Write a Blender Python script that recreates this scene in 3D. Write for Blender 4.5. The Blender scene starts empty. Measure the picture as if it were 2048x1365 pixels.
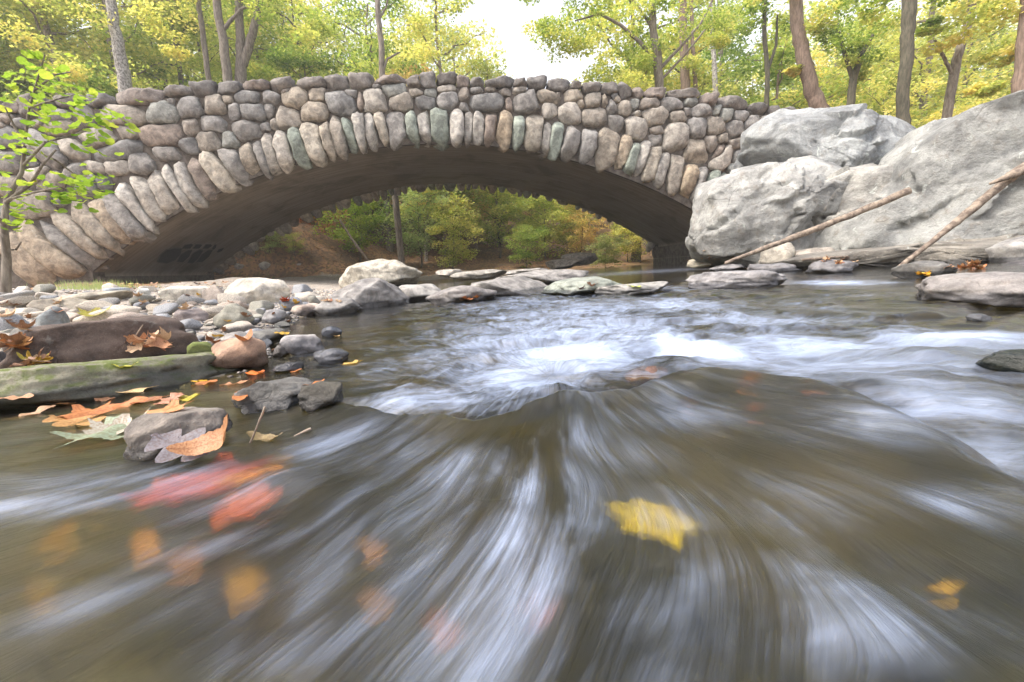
import bpy, bmesh, math, random
import numpy as np
from mathutils import Vector, Matrix

# ------------------------------------------------------------------ camera, sky, sun
SC = bpy.context.scene
COL = SC.collection
F, PITCH, ROLL, CAMZ = 842.0, .1708, -.0646, .336     # lens in pixels of a 2048 wide frame
cam_d = bpy.data.cameras.new("camera")
cam_d.sensor_width = 36; cam_d.lens = F/2048*36
cam_d.clip_start = .02; cam_d.clip_end = 2000
cam = bpy.data.objects.new("camera", cam_d); COL.objects.link(cam)
c, s = math.cos(PITCH), math.sin(PITCH)
R0, U0, F0 = Vector((1, 0, 0)), Vector((0, s, c)), Vector((0, c, -s))
Rw = R0*math.cos(ROLL)+U0*math.sin(ROLL); Uw = -R0*math.sin(ROLL)+U0*math.cos(ROLL)
m3 = Matrix((Rw, Uw, -F0)).transposed()
cam.matrix_world = Matrix.Translation((0, 0, CAMZ)) @ m3.to_4x4()
SC.camera = cam

SUN_EL, SUN_AZ = math.radians(56), math.radians(-112)   # azimuth from +Y towards +X
world = bpy.data.worlds.new("World"); SC.world = world; world.use_nodes = True
wn = world.node_tree
bg = wn.nodes["Background"]; sky = wn.nodes.new("ShaderNodeTexSky")
sky.sky_type = 'NISHITA'; sky.sun_disc = False
sky.sun_elevation = SUN_EL; sky.sun_rotation = SUN_AZ
sky.air_density = 1.0; sky.dust_density = 7.0; sky.ozone_density = 1.5
_tc = wn.nodes.new("ShaderNodeTexCoord"); _sx = wn.nodes.new("ShaderNodeSeparateXYZ"); wn.links.new(_tc.outputs['Generated'], _sx.inputs[0])
_mr = wn.nodes.new("ShaderNodeMapRange"); _mr.interpolation_type = 'SMOOTHSTEP'; wn.links.new(_sx.outputs[2], _mr.inputs[0])
for _i, _v in zip((1, 2, 3, 4), (.15, .80, .88, .04)): _mr.inputs[_i].default_value = _v      # thin white cloud low in the sky
_mx = wn.nodes.new("ShaderNodeMix"); _mx.data_type = 'RGBA'; wn.links.new(_mr.outputs[0], _mx.inputs[0])
wn.links.new(sky.outputs[0], _mx.inputs[6]); _mx.inputs[7].default_value = (5.6, 5.6, 5.7, 1)
wn.links.new(_mx.outputs[2], bg.inputs[0]); bg.inputs[1].default_value = .13
sun_d = bpy.data.lights.new("sun", 'SUN'); sun_d.energy = 1.15; sun_d.angle = math.radians(24)
sun_d.color = (1, .97, .92)
sun = bpy.data.objects.new("sun", sun_d); COL.objects.link(sun)
sd = Vector((math.sin(SUN_AZ)*math.cos(SUN_EL), math.cos(SUN_AZ)*math.cos(SUN_EL), math.sin(SUN_EL)))
sun.rotation_euler = sd.to_track_quat('Z', 'Y').to_euler()
SC.view_settings.view_transform = 'Standard'; SC.view_settings.look = 'None'
SC.view_settings.exposure = 1.52; SC.view_settings.gamma = 1.0
SC.cycles.max_bounces = 8; SC.cycles.transparent_max_bounces = 12
SC.cycles.diffuse_bounces = 3; SC.cycles.glossy_bounces = 3; SC.cycles.transmission_bounces = 4
SC.cycles.caustics_reflective = False; SC.cycles.caustics_refractive = True
SC.cycles.sample_clamp_indirect = 6
SC.cycles.use_denoising = True

# ------------------------------------------------------------------ maths helpers
def ray(u, v):
    a, b = (u-1024)/F, -(v-682.5)/F
    cr, sr = math.cos(ROLL), math.sin(ROLL)
    a, b = a*cr-b*sr, a*sr+b*cr
    return np.array([a, c+b*s, -s+b*c])
ORG = np.array([0, 0, CAMZ])
def ony(u, v, y):
    d = ray(u, v); return ORG+d*(y/d[1])
def onz(u, v, z):
    d = ray(u, v); return ORG+d*((z-CAMZ)/d[2])
def fdepth(p):                                        # distance along the view axis
    return float(np.dot(np.array(p)-ORG, np.array(F0)))

def _hash(ix, iy, iz, seed):
    h = (ix*374761393+iy*668265263+iz*2147483647+seed*144665) & 0xffffffff
    h = ((h ^ (h >> 13))*1274126177) & 0xffffffff
    h = ((h ^ (h >> 15))*2246822519) & 0xffffffff
    return ((h ^ (h >> 16)) & 0xffff)/65535.0*2-1
def vnoise(p, seed=0):
    p = np.asarray(p, float); i = np.floor(p).astype(np.int64); f = p-i
    w = f*f*f*(f*(f*6-15)+10)
    r = 0
    for dx in (0, 1):
        wx = w[..., 0] if dx else 1-w[..., 0]
        for dy in (0, 1):
            wy = w[..., 1] if dy else 1-w[..., 1]
            for dz in (0, 1):
                wz = w[..., 2] if dz else 1-w[..., 2]
                r = r+wx*wy*wz*_hash(i[..., 0]+dx, i[..., 1]+dy, i[..., 2]+dz, seed)
    return r
def fbm(p, octv=4, seed=0, gain=.5, lac=2.03):
    p = np.asarray(p, float); r = 0; a = 1.0
    for k in range(octv):
        r = r+a*vnoise(p, seed+k*17); p = p*lac+3.7; a *= gain
    return r
def sstep(a, b, x):
    t = np.clip((x-a)/(b-a), 0, 1); return t*t*(3-2*t)

# ------------------------------------------------------------------ object helpers
def mk(name, verts, faces, mat=None, parent=None, smooth=True, attrs=None, loc=None):
    me = bpy.data.meshes.new(name)
    verts = np.asarray(verts, np.float32)
    if isinstance(faces, np.ndarray):
        n, k = faces.shape
        me.vertices.add(len(verts)); me.vertices.foreach_set('co', verts.ravel())
        me.loops.add(n*k); me.polygons.add(n)
        me.loops.foreach_set('vertex_index', faces.astype(np.int32).ravel())
        me.polygons.foreach_set('loop_start', np.arange(0, n*k, k, dtype=np.int32))
        me.update(calc_edges=True)
    else:
        me.from_pydata(verts.tolist(), [], faces); me.update()
    me.polygons.foreach_set('use_smooth', np.full(len(me.polygons), smooth))
    for nm, (ty, data) in (attrs or {}).items():
        at = me.attributes.new(nm, ty, 'POINT')
        data = np.asarray(data, np.float32)
        at.data.foreach_set({'FLOAT': 'value', 'FLOAT_VECTOR': 'vector', 'FLOAT_COLOR': 'color'}[ty], data.ravel())
    if mat: me.materials.append(mat)
    o = bpy.data.objects.new(name, me); COL.objects.link(o)
    if parent: o.parent = parent
    if loc is not None: o.location = loc
    return o
def tag(o, label=None, cat=None, group=None, kind=None):
    if label: o['label'] = label
    if cat: o['category'] = cat
    if group: o['group'] = group
    if kind: o['kind'] = kind
    return o
def thing(name, loc, label, cat, group=None, rz=0):
    o = bpy.data.objects.new(name, None); COL.objects.link(o); o.location = loc
    o.rotation_euler = (0, 0, rz); o.empty_display_size = .2
    return tag(o, label, cat, group)
class Acc:                                             # joins pieces into one mesh
    def __init__(self): self.v = []; self.f = []; self.n = 0; self.c = []
    def add(self, v, f, col=None):
        v = np.asarray(v, float); self.v.append(v); self.f.append(np.asarray(f)+self.n); self.n += len(v)
        if col is not None:
            cc = np.ones((len(v), 4)); cc[:, :3] = col; self.c.append(cc)
    def build(self, name, mat, parent=None, smooth=True, loc=None):
        at = {'tint': ('FLOAT_COLOR', np.concatenate(self.c))} if self.c else None
        return mk(name, np.concatenate(self.v), np.concatenate(self.f), mat, parent, smooth, at, loc)
_ico = {}
def ico(n):
    if n not in _ico:
        bm = bmesh.new(); bmesh.ops.create_icosphere(bm, subdivisions=n, radius=1)
        _ico[n] = (np.array([v.co[:] for v in bm.verts]), np.array([[v.index for v in f.verts] for f in bm.faces]))
        bm.free()
    v, f = _ico[n]; return v.copy(), f
def tube(pts, rad, sides=8, cap=True):
    pts = np.asarray(pts, float); n = len(pts); V = []; Fc = []
    up = np.array([.13, .97, .2])
    for i in range(n):
        t = pts[min(i+1, n-1)]-pts[max(i-1, 0)]; t /= (np.linalg.norm(t)+1e-9)
        a = np.cross(t, up); a /= (np.linalg.norm(a)+1e-9); b = np.cross(t, a)
        for k in range(sides):
            an = 2*math.pi*k/sides
            V.append(pts[i]+rad[i]*(a*math.cos(an)+b*math.sin(an)))
    for i in range(n-1):
        for k in range(sides):
            Fc.append((i*sides+k, i*sides+(k+1) % sides, (i+1)*sides+(k+1) % sides, (i+1)*sides+k))
    return np.array(V), np.array(Fc)
def wiggle(p0, p1, n, amp, rnd):
    p0 = np.array(p0, float); p1 = np.array(p1, float); L = np.linalg.norm(p1-p0)
    pts = [p0+(p1-p0)*i/(n-1) for i in range(n)]; o = np.zeros(3)
    for i in range(1, n-1):
        o = o*.6+np.array([rnd.uniform(-1, 1) for _ in range(3)])*amp*L; pts[i] = pts[i]+o
    return np.array(pts)

# ------------------------------------------------------------------ materials
def newmat(name):
    m = bpy.data.materials.new(name); m.use_nodes = True
    nt = m.node_tree; nt.nodes.clear()
    out = nt.nodes.new("ShaderNodeOutputMaterial")
    return m, nt, out
class N:
    def __init__(self, nt): self.nt = nt
    def __call__(self, ty, ins=None, **props):
        n = self.nt.nodes.new("ShaderNode"+ty)
        for k, v in props.items(): setattr(n, k, v)
        for k, v in (ins or {}).items():
            if isinstance(v, bpy.types.NodeSocket): self.nt.links.new(v, n.inputs[k])
            elif v is not None: n.inputs[k].default_value = v
        return n
    def math(self, op, a, b=None, cc=None, clamp=False):
        n = self.nt.nodes.new("ShaderNodeMath"); n.operation = op; n.use_clamp = clamp
        for i, v in enumerate((a, b, cc)):
            if v is None: continue
            if isinstance(v, bpy.types.NodeSocket): self.nt.links.new(v, n.inputs[i])
            else: n.inputs[i].default_value = v
        return n.outputs[0]
    def noise(self, vec, scale, detail=4, rough=.55, dist=0):
        return self('TexNoise', {'Vector': vec, 'Scale': scale, 'Detail': detail, 'Roughness': rough, 'Distortion': dist}).outputs['Fac']
    def ramp(self, fac, stops, interp='LINEAR'):
        n = self.nt.nodes.new("ShaderNodeValToRGB"); n.color_ramp.interpolation = interp
        el = n.color_ramp.elements
        while len(el) > 1: el.remove(el[-1])
        el[0].position = stops[0][0]; el[0].color = tuple(stops[0][1])+(1,) if len(stops[0][1]) == 3 else stops[0][1]
        for p, col in stops[1:]:
            e = el.new(p); e.color = tuple(col)+(1,)
        self.nt.links.new(fac, n.inputs[0]); return n.outputs[0]
    def mix(self, fac, a, b, mode='MIX'):
        n = self.nt.nodes.new("ShaderNodeMix"); n.data_type = 'RGBA'; n.blend_type = mode; n.clamp_factor = True
        for sock, v in ((n.inputs[0], fac), (n.inputs[6], a), (n.inputs[7], b)):
            if isinstance(v, bpy.types.NodeSocket): self.nt.links.new(v, sock)
            elif isinstance(v, (int, float)): sock.default_value = v
            else: sock.default_value = tuple(v)+(1,) if len(v) == 3 else v
        return n.outputs[2]
    def mr(self, v, a, b, c0=0, d=1, smooth=True):
        n = self.nt.nodes.new("ShaderNodeMapRange"); n.interpolation_type = 'SMOOTHSTEP' if smooth else 'LINEAR'
        self.nt.links.new(v, n.inputs[0])
        for i, x in zip((1, 2, 3, 4), (a, b, c0, d)): n.inputs[i].default_value = x
        return n.outputs[0]
    def bump(self, h, strength, dist, normal=None):
        return self('Bump', {'Height': h, 'Strength': strength, 'Distance': dist, 'Normal': normal}).outputs[0]

def stone_mat(name, scale=1.0, tint_attr=False, wet=True, rough=.82, bumpd=.02, lichen=.25, cracks=.5, grain=1.0, moss=0.0, sat=1.0):
    """natural stone; its base colour is the object's colour (or the 'tint' attribute of each stone)"""
    m, nt, out = newmat(name); g = N(nt)
    tc = g('TexCoord').outputs['Object']
    geo = g('NewGeometry')
    if tint_attr: base = g('Attribute', attribute_name='tint').outputs['Color']; off = base
    else:
        oi = g('ObjectInfo'); base = oi.outputs['Color']; off = oi.outputs['Random']
    vec = g('VectorMath', {0: tc, 1: off}, operation='ADD').outputs[0] if tint_attr else \
        g('VectorMath', {0: tc, 1: g('CombineXYZ', {0: g.math('MULTIPLY', off, 37.0), 1: g.math('MULTIPLY', off, 11.0)}).outputs[0]}, operation='ADD').outputs[0]
    n1 = g.noise(vec, 2.2/scale, 7, .68, .4)
    n2 = g.noise(vec, 9/scale, 6, .65)
    n3 = g.noise(vec, 60/scale, 4, .7)
    col = g.mix(g.mr(n1, .3, .7, 0, 1), g.mix(1, base, (.50, .49, .49), 'MULTIPLY'), g.mix(1, base, (1.42, 1.38, 1.32), 'MULTIPLY'))
    col = g.mix(g.mr(n2, .52, .72, 0, .55), col, g.mix(1, base, (.72, .60, .50), 'MULTIPLY'))
    col = g.mix(g.math('MULTIPLY', g.mr(n3, .35, .7, 0, 1), .45*grain), col, g.mix(1, col, (.55, .55, .56), 'MULTIPLY'))
    nsp = g.noise(vec, 140/scale, 2, .6)
    col = g.mix(g.mr(nsp, .62, .75, 0, .35*grain), col, (.5, .49, .47))
    if lichen:
        nl = g.noise(vec, 5.5/scale, 8, .7, .8)
        col = g.mix(g.mr(nl, .60, .68, 0, lichen), col, (.50, .54, .50))
        nd = g.noise(vec, 3.1/scale, 7, .7, 1.2)
        col = g.mix(g.mr(nd, .60, .74, 0, .5), col, (.07, .068, .066))
    vor = g('TexVoronoi', {'Vector': g('VectorMath', {0: vec, 1: g('TexNoise', {'Vector': vec, 'Scale': 2/scale}).outputs['Color']}, operation='ADD').outputs[0], 'Scale': 1.1/scale}, feature='DISTANCE_TO_EDGE').outputs['Distance']
    crack = g.mr(vor, 0, .010, 1, 0)
    crack = g.math('MULTIPLY', crack, g.mr(g.noise(vec, 1.7/scale, 2), .5, .6, 0, cracks))
    col = g.mix(crack, col, (.05, .045, .04))
    if moss:
        up = g('SeparateXYZ', {0: geo.outputs['Normal']}).outputs[2]
        mm = g.math('MULTIPLY', g.mr(up, .1, .8), g.mr(g.noise(vec, 6/scale, 6, .7), .42, .60, 0, moss))
        col = g.mix(mm, col, (.10, .13, .025))
    ro = rough
    if wet:
        z = g('SeparateXYZ', {0: geo.outputs['Position']}).outputs[2]
        wn_ = g.math('ADD', z, g.math('MULTIPLY', g.math('SUBTRACT', g.noise(geo.outputs['Position'], 14, 4), .5), .05))
        w = g.mr(wn_, .045, .075, 1, 0)
        col = g.mix(w, col, g.mix(1, col, (.36, .37, .40), 'MULTIPLY'))
        ro = g.math('SUBTRACT', rough, g.math('MULTIPLY', w, .62))
    h = g.math('ADD', g.math('MULTIPLY', n2, .8), g.math('ADD', g.math('MULTIPLY', n3, .18), g.math('ADD', g.math('MULTIPLY', n1, .8), g.math('MULTIPLY', crack, -.5))))
    bs = g('BsdfPrincipled', {'Base Color': col, 'Roughness': ro, 'Normal': g.bump(h, .9, bumpd), 'Specular IOR Level': .35})
    nt.links.new(bs.outputs[0], out.inputs[0]); return m

M = {}
M['rock'] = stone_mat('river_stone', .35, bumpd=.012, lichen=.12, cracks=.4)
M['smallrock'] = stone_mat('cobble_stone', .16, bumpd=.004, lichen=.0, cracks=0)
M['mossrock'] = stone_mat('mossy_stone', .30, bumpd=.008, lichen=.08, moss=.95, cracks=.2)
M['boulder'] = stone_mat('boulder_granite', 1.5, wet=True, bumpd=.09, lichen=.75, cracks=.25, grain=.8)
M['wallstone'] = stone_mat('bridge_stone', .55, tint_attr=True, wet=False, bumpd=.05, lichen=.4, cracks=.5)

def simple(name, col, col2=None, scale=8, rough=.85, bumpd=.01, stretch=(1, 1, 1), detail=6, cs='Object'):
    m, nt, out = newmat(name); g = N(nt)
    tc = g('TexCoord').outputs[cs]
    vec = g('Mapping', {'Vector': tc, 'Scale': stretch}).outputs[0]
    n = g.noise(vec, scale, detail, .65, .3)
    cc = g.mix(g.mr(n, .35, .65), col, col2 or tuple(x*.6 for x in col))
    bs = g('BsdfPrincipled', {'Base Color': cc, 'Roughness': rough, 'Normal': g.bump(n, .8, bumpd), 'Specular IOR Level': .3})
    nt.links.new(bs.outputs[0], out.inputs[0]); return m
M['mortar'] = simple('mortar', (.16, .14, .12), (.07, .06, .05), 5, .95, .02)
M['asphalt'] = simple('asphalt', (.06, .06, .06), (.045, .045, .045), 30, .9, .004)
M['bark'] = simple('bark_grey', (.27, .24, .20), (.13, .11, .09), 5, .95, .03, (3, 3, .6))
M['bark_red'] = simple('bark_redbrown', (.28, .21, .17), (.15, .115, .09), 5, .95, .03, (3, 3, .6))
M['bark_dark'] = simple('bark_dark', (.15, .135, .10), (.07, .07, .05), 5, .95, .03, (3, 3, .6))
M['bark_pale'] = simple('bark_pale', (.50, .48, .44), (.14, .13, .12), 6, .9, .02, (2, 2, 1.5))
M['wood'] = simple('driftwood', (.33, .27, .21), (.13, .10, .08), 14, .85, .006, (1, 1, 1))
M['stem'] = simple('stem_brown', (.16, .11, .07), (.08, .06, .04), 20, .9, .002)
M['paint_black'] = simple('spray_paint_black', (.006, .006, .007), (.012, .012, .012), 10, .6, .001)
M['paint_grey'] = simple('spray_paint_grey', (.11, .10, .085), (.07, .06, .05), 10, .6, .001)

# concrete barrel: board marks running along the arch (local X), damp stains
m, nt, out = newmat('board_marked_concrete'); g = N(nt)
uv = g('Attribute', attribute_name='barrel').outputs['Vector']
st = g.noise(g('Mapping', {'Vector': uv, 'Scale': (.18, 3.2, 1)}).outputs[0], 1.6, 7, .7, .2)
st2 = g.noise(g('Mapping', {'Vector': uv, 'Scale': (.5, .5, 1)}).outputs[0], 1.2, 6, .65, .6)
sp = g('SeparateXYZ', {0: uv})
board = g.math('FRACT', g.math('MULTIPLY', sp.outputs[1], 3.1))
bl = g.mr(g.math('ABSOLUTE', g.math('SUBTRACT', board, .5)), .46, .5, 0, 1)
col = g.mix(g.mr(st, .3, .7), (.17, .142, .108), (.30, .26, .205))
col = g.mix(g.mr(st2, .45, .7, 0, .65), col, (.07, .052, .034))
col = g.mix(g.math('MULTIPLY', bl, .4), col, (.04, .03, .02))
hgt = g.math('ADD', st, g.math('MULTIPLY', bl, -.3))
bs = g('BsdfPrincipled', {'Base Color': col, 'Roughness': .85, 'Normal': g.bump(hgt, .7, .03)})
nt.links.new(bs.outputs[0], out.inputs[0]); M['concrete'] = m

def leaf_mat(name, c1, c2, c3, trans=.55, rough=.6):
    m, nt, out = newmat(name); g = N(nt)
    oi = g('ObjectInfo').outputs['Random']
    at = g('Attribute', attribute_name='tint')
    lf = at.outputs['Fac']
    f = g.math('ADD', g.math('MULTIPLY', lf, .8), g.math('MULTIPLY', oi, .25))
    col = g.ramp(f, [(0.15, c1), (.5, c2), (.9, c3)])
    d = g('BsdfDiffuse', {'Color': col}); t = g('BsdfTranslucent', {'Color': g.mix(1, col, (1.35, 1.25, .7), 'MULTIPLY')})
    mx = g('MixShader', {0: trans, 1: d.outputs[0], 2: t.outputs[0]})
    nt.links.new(mx.outputs[0], out.inputs[0]); return m
M['lf_green'] = leaf_mat('leaves_green', (.12, .22, .05), (.31, .42, .12), (.60, .60, .22))
M['lf_yellow'] = leaf_mat('leaves_yellowgreen', (.24, .33, .09), (.48, .54, .19), (.74, .67, .30))
M['lf_orange'] = leaf_mat('leaves_orange', (.38, .38, .14), (.60, .50, .24), (.66, .42, .24))
M['lf_deep'] = leaf_mat('leaves_deep_green', (.07, .13, .03), (.13, .22, .045), (.26, .32, .06))
M['lf_pink'] = leaf_mat('leaves_pink', (.36, .18, .11), (.58, .26, .20), (.62, .38, .26))
M['lf_fresh'] = leaf_mat('leaves_fresh', (.15, .28, .05), (.28, .42, .08), (.45, .50, .12), .55)
M['lf_pale'] = leaf_mat('leaves_pale_green', (.22, .34, .14), (.38, .48, .24), (.50, .55, .28))

def flat_leaf_mat(name, wet=.5):
    m, nt, out = newmat(name); g = N(nt)
    tc = g('TexCoord').outputs['Object']; oi = g('ObjectInfo')
    n = g.noise(g('VectorMath', {0: tc, 1: g('CombineXYZ', {0: g.math('MULTIPLY', oi.outputs['Random'], 9.0)}).outputs[0]}, operation='ADD').outputs[0], 30, 5, .65)
    col = g.mix(g.mr(n, .35, .7), oi.outputs['Color'], g.mix(1, oi.outputs['Color'], (.62, .45, .35), 'MULTIPLY'))
    vein = g('Attribute', attribute_name='vein').outputs['Fac']
    col = g.mix(g.mr(vein, .5, 1, 0, .45), col, g.mix(1, col, (.5, .4, .3), 'MULTIPLY'))
    bs = g('BsdfPrincipled', {'Base Color': col, 'Roughness': wet, 'Normal': g.bump(g.math('ADD', n, g.math('MULTIPLY', vein, .6)), .5, .002)})
    tr = g('BsdfTranslucent', {'Color': col})
    mx = g('MixShader', {0: .18, 1: bs.outputs[0], 2: tr.outputs[0]})
    nt.links.new(mx.outputs[0], out.inputs[0]); return m
M['leaf'] = flat_leaf_mat('fallen_leaf', .5)

# ------------------------------------------------------------------ bridge frame (near face plane)
BC = np.array([-3.02, 17.71]); BTH = .092
BE = np.array([math.cos(BTH), math.sin(BTH)]); BN = np.array([-math.sin(BTH), math.cos(BTH)])
EA, EB, EZ, BS, BW = 27.346, 34.78, 5.0314+CAMZ, 13.04, 8.0
def zsoff(sx): return EZ-EB+EB*np.sqrt(np.maximum(1-(np.asarray(sx)/EA)**2, 0))
ZSP = float(zsoff(BS))
def bw(sv, nv, z):                                    # bridge local -> world
    return np.stack([BC[0]+BE[0]*sv+BN[0]*nv, BC[1]+BE[1]*sv+BN[1]*nv, z+0*sv], -1)
def wall(u, v, off=0.0):                              # pixel -> (s, z) on the near face
    d = ray(u, v); n2 = BN; C0 = BC+BN*off
    t = (C0@n2)/(d[:2]@n2); P = d*t
    return float((P[:2]-C0)@BE), float(P[2]+CAMZ), float(fdepth(ORG+P))

# ------------------------------------------------------------------ terrain and water functions
RIV = np.array([(-9, -3), (-6, 0.6), (-3, 1.15), (-1.75, 1.38), (-1.0, 1.52), (-1.13, 1.95), (-1.4, 2.4), (-1.75, 3.3), (-2.05, 4.4), (-1.6, 5.1),
                (-1.15, 5.7), (-1.0, 7.0), (-1.9, 8.6), (-4.2, 12), (-5.5, 17), (-5, 23), (-1.5, 27.5), (4, 29.5), (12, 32), (24, 36), (60, 46),
                (60, 36), (26, 31), (14, 28.5), (9.3, 27.5), (10, 19), (7.6, 17.3), (7.2, 14), (6.6, 9.8), (6.2, 7.2), (6.8, 5.4), (8.2, 4.6), (14, 4.2), (14, -3)], float)
def river_sd(x, y):                                   # >0 on land
    x = np.asarray(x, float); y = np.asarray(y, float)
    best = np.full(x.shape, 1e9); ins = np.zeros(x.shape, bool)
    for i in range(len(RIV)):
        ax, ay = RIV[i]; bx, by = RIV[(i+1) % len(RIV)]
        dx, dy = bx-ax, by-ay
        t = np.clip(((x-ax)*dx+(y-ay)*dy)/(dx*dx+dy*dy), 0, 1)
        best = np.minimum(best, np.hypot(x-ax-t*dx, y-ay-t*dy))
        cond = (ay > y) != (by > y)
        xi = ax+(y-ay)*dx/(dy if abs(dy) > 1e-9 else 1e-9)
        ins ^= cond & (x < xi)
    return np.where(ins, -best, best)
_tp = np.array([wall(u, v)[:2] for u, v in ((0, 215), (110, 205), (200, 200), (320, 180), (430, 170), (600, 163), (750, 158), (900, 157), (1000, 158), (1100, 166), (1200, 174), (1350, 186), (1450, 198), (1540, 218))])
def top_z(sv): return np.interp(sv, np.r_[-26, _tp[:, 0], 16, 24], np.r_[_tp[0, 1]-.6, _tp[:, 1], _tp[-1, 1]-.2, _tp[-1, 1]-.8])
def T(x, y, fine=True):
    x = np.asarray(x, float); y = np.asarray(y, float)
    d = river_sd(x, y)
    sv = (x-BC[0])*BE[0]+(y-BC[1])*BE[1]; nv = (x-BC[0])*BN[0]+(y-BC[1])*BN[1]
    bed = -.03-np.minimum(.12, .35*np.minimum(-d, 9))-np.minimum(.15, .04*np.maximum(-d-.4, 0))
    left = .085*np.minimum(d, 5.5)+.03*np.maximum(d-5.5, 0)
    right = .05*np.minimum(d, 3.2)+.5*np.clip(d-3.2, 0, 7)
    k = sstep(0, 4, x)
    near = left*(1-k)+right*k
    far = .13*np.minimum(d, 6)+.30*np.clip(d-6, 0, 60)
    kn = sstep(8, 11, nv)
    land = near*(1-kn)+far*kn
    z = np.where(d < 0, bed, land)
    # road embankment behind the wing walls
    kk = np.interp(np.abs(sv), [18, 24], [50, .6])
    emb = top_z(sv)-1.15-kk*np.maximum(np.abs(nv-4)-3.35, 0)-np.where(np.abs(sv) < 13.5, 99, 0)
    z = np.maximum(z, np.where((nv > -30) & (nv < 40), emb, -9))
    z = np.where((nv > 8) & (d > 0), z+1.9*sstep(-8.5, -14, x)*sstep(8.0, 9.6, nv), z)
    if fine:
        r = np.hypot(x, y); p = np.stack([x, y, 0*x], -1)
        z = z+.05*np.minimum(r/6, 4)*fbm(p*.35, 3, 5)*sstep(-.3, 2.5, d)+.018*fbm(p*2.2, 3, 9)*sstep(-.5, .3, d)+.010*fbm(p*7, 3, 12)
    return z

P0 = np.array([.06, .95])
RIM = np.array([(-1.2, 1.35), (-.75, 1.22), (-.46, 1.10), (-.28, .93), (-.09, .86), (.06, .94), (.25, 1.01), (.47, 1.045), (.62, 1.04), (.72, .98), (.745, .84), (.70, .66), (.66, .48), (.64, .3), (.66, -.6)])
def rim_sd(x, y):                                     # >0 inside the fast smooth sheet
    best = np.full(x.shape, 1e9); sg = np.ones(x.shape)
    for i in range(len(RIM)-1):
        a, b = RIM[i], RIM[i+1]; dx, dy = b-a
        t = np.clip(((x-a[0])*dx+(y-a[1])*dy)/(dx*dx+dy*dy), 0, 1)
        dd = np.hypot(x-a[0]-t*dx, y-a[1]-t*dy)
        cr = dx*(y-a[1])-dy*(x-a[0])
        m_ = dd < best; best = np.where(m_, dd, best); sg = np.where(m_, np.where(cr > 0, -1, 1), sg)
    return best*sg+.028*fbm(np.stack([x*4.5, y*4.5, 0*x], -1), 3, 19)
def gau(x, y, cx, cy, rx, ry=None, ang=0):
    ry = ry or rx; ca, sa = math.cos(ang), math.sin(ang)
    dx, dy = x-cx, y-cy
    return np.exp(-(((dx*ca+dy*sa)/rx)**2+((-dx*sa+dy*ca)/ry)**2))
def flowc(x, y):
    dx = x-.12; dy = 1.32-y
    return np.arctan2(dx, dy), np.hypot(dx, dy)
def WZ(x, y):
    x = np.asarray(x, float); y = np.asarray(y, float)
    rs = rim_sd(x, y); r = np.hypot(x, y)
    sheet = sstep(-.045-.06*sstep(.4, .7, x), .05+.05*sstep(.4, .7, x), rs)
    leftk = sstep(-.45, -.75, x)                       # no step at the left, only a calm slope
    step = sheet*(1-leftk)+(1-sstep(.9, 1.6, y))*leftk
    z = -.004+.044*step
    z = z-.022*np.exp(-((rs+.05)/.05)**2)*(1-leftk)    # trough at the foot of the lip
    z = z+.012*np.exp(-((rs-.05)/.06)**2)*(1-leftk)
    z = z+.022*gau(x, y, .045, .90, .07, .05)+.020*gau(x, y, .0, .56, .13, .17)-.014*gau(x, y, -.125, .50, .028, .16, -.25)
    z = z+.012*gau(x, y, .42, .95, .14, .07)-.012*gau(x, y, .30, .42, .06, .3, .55)+.010*gau(x, y, -.38, .62, .05, .3, 1.0)
    z = z+.028*gau(x, y, .46, 1.28, .13, .10)          # water piling over the sunken pink rock
    th, rr = flowc(x, y)
    pf = np.stack([th*9, rr*2.4, 0*x], -1)
    z = z+(.007*fbm(pf*np.array([.8, 1, 1]), 4, 21)+.012*fbm(pf*np.array([.28, .6, 1]), 2, 23))*sheet*sstep(.1, .5, rr)
    p = np.stack([x, y, 0*x], -1)
    rap = sstep(.02, -.15, rs)*sstep(7.0, 4.0, y)*sstep(-1.0, .1, x+.12*y)*sstep(3.4, 2.2, x)
    calm = 1-rap
    z = z+rap*(.021*fbm(p*np.array([3.2, 4.2, 1])+.6*np.stack([fbm(p*2, 2, 3), fbm(p*2, 2, 4), 0*x], -1), 5, 31, .6))
    z = z+calm*.0020*fbm(p*np.array([4, 9, 1]), 3, 41)*sstep(0, .2, -rs+.2)*np.exp(-r/30)
    return z
def G(x, y): return np.maximum(T(x, y), WZ(x, y))
def hitg(u, v, fn=None, ymax=60):                      # pixel -> point on ground or water
    fn = fn or G
    d = ray(u, v); t = np.geomspace(.25, ymax, 700)/d[1]
    P = ORG+d[None, :]*t[:, None]
    h = fn(P[:, 0], P[:, 1]); k = np.nonzero(P[:, 2] < h)[0]
    return P[k[0]] if len(k) else P[-1]

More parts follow.
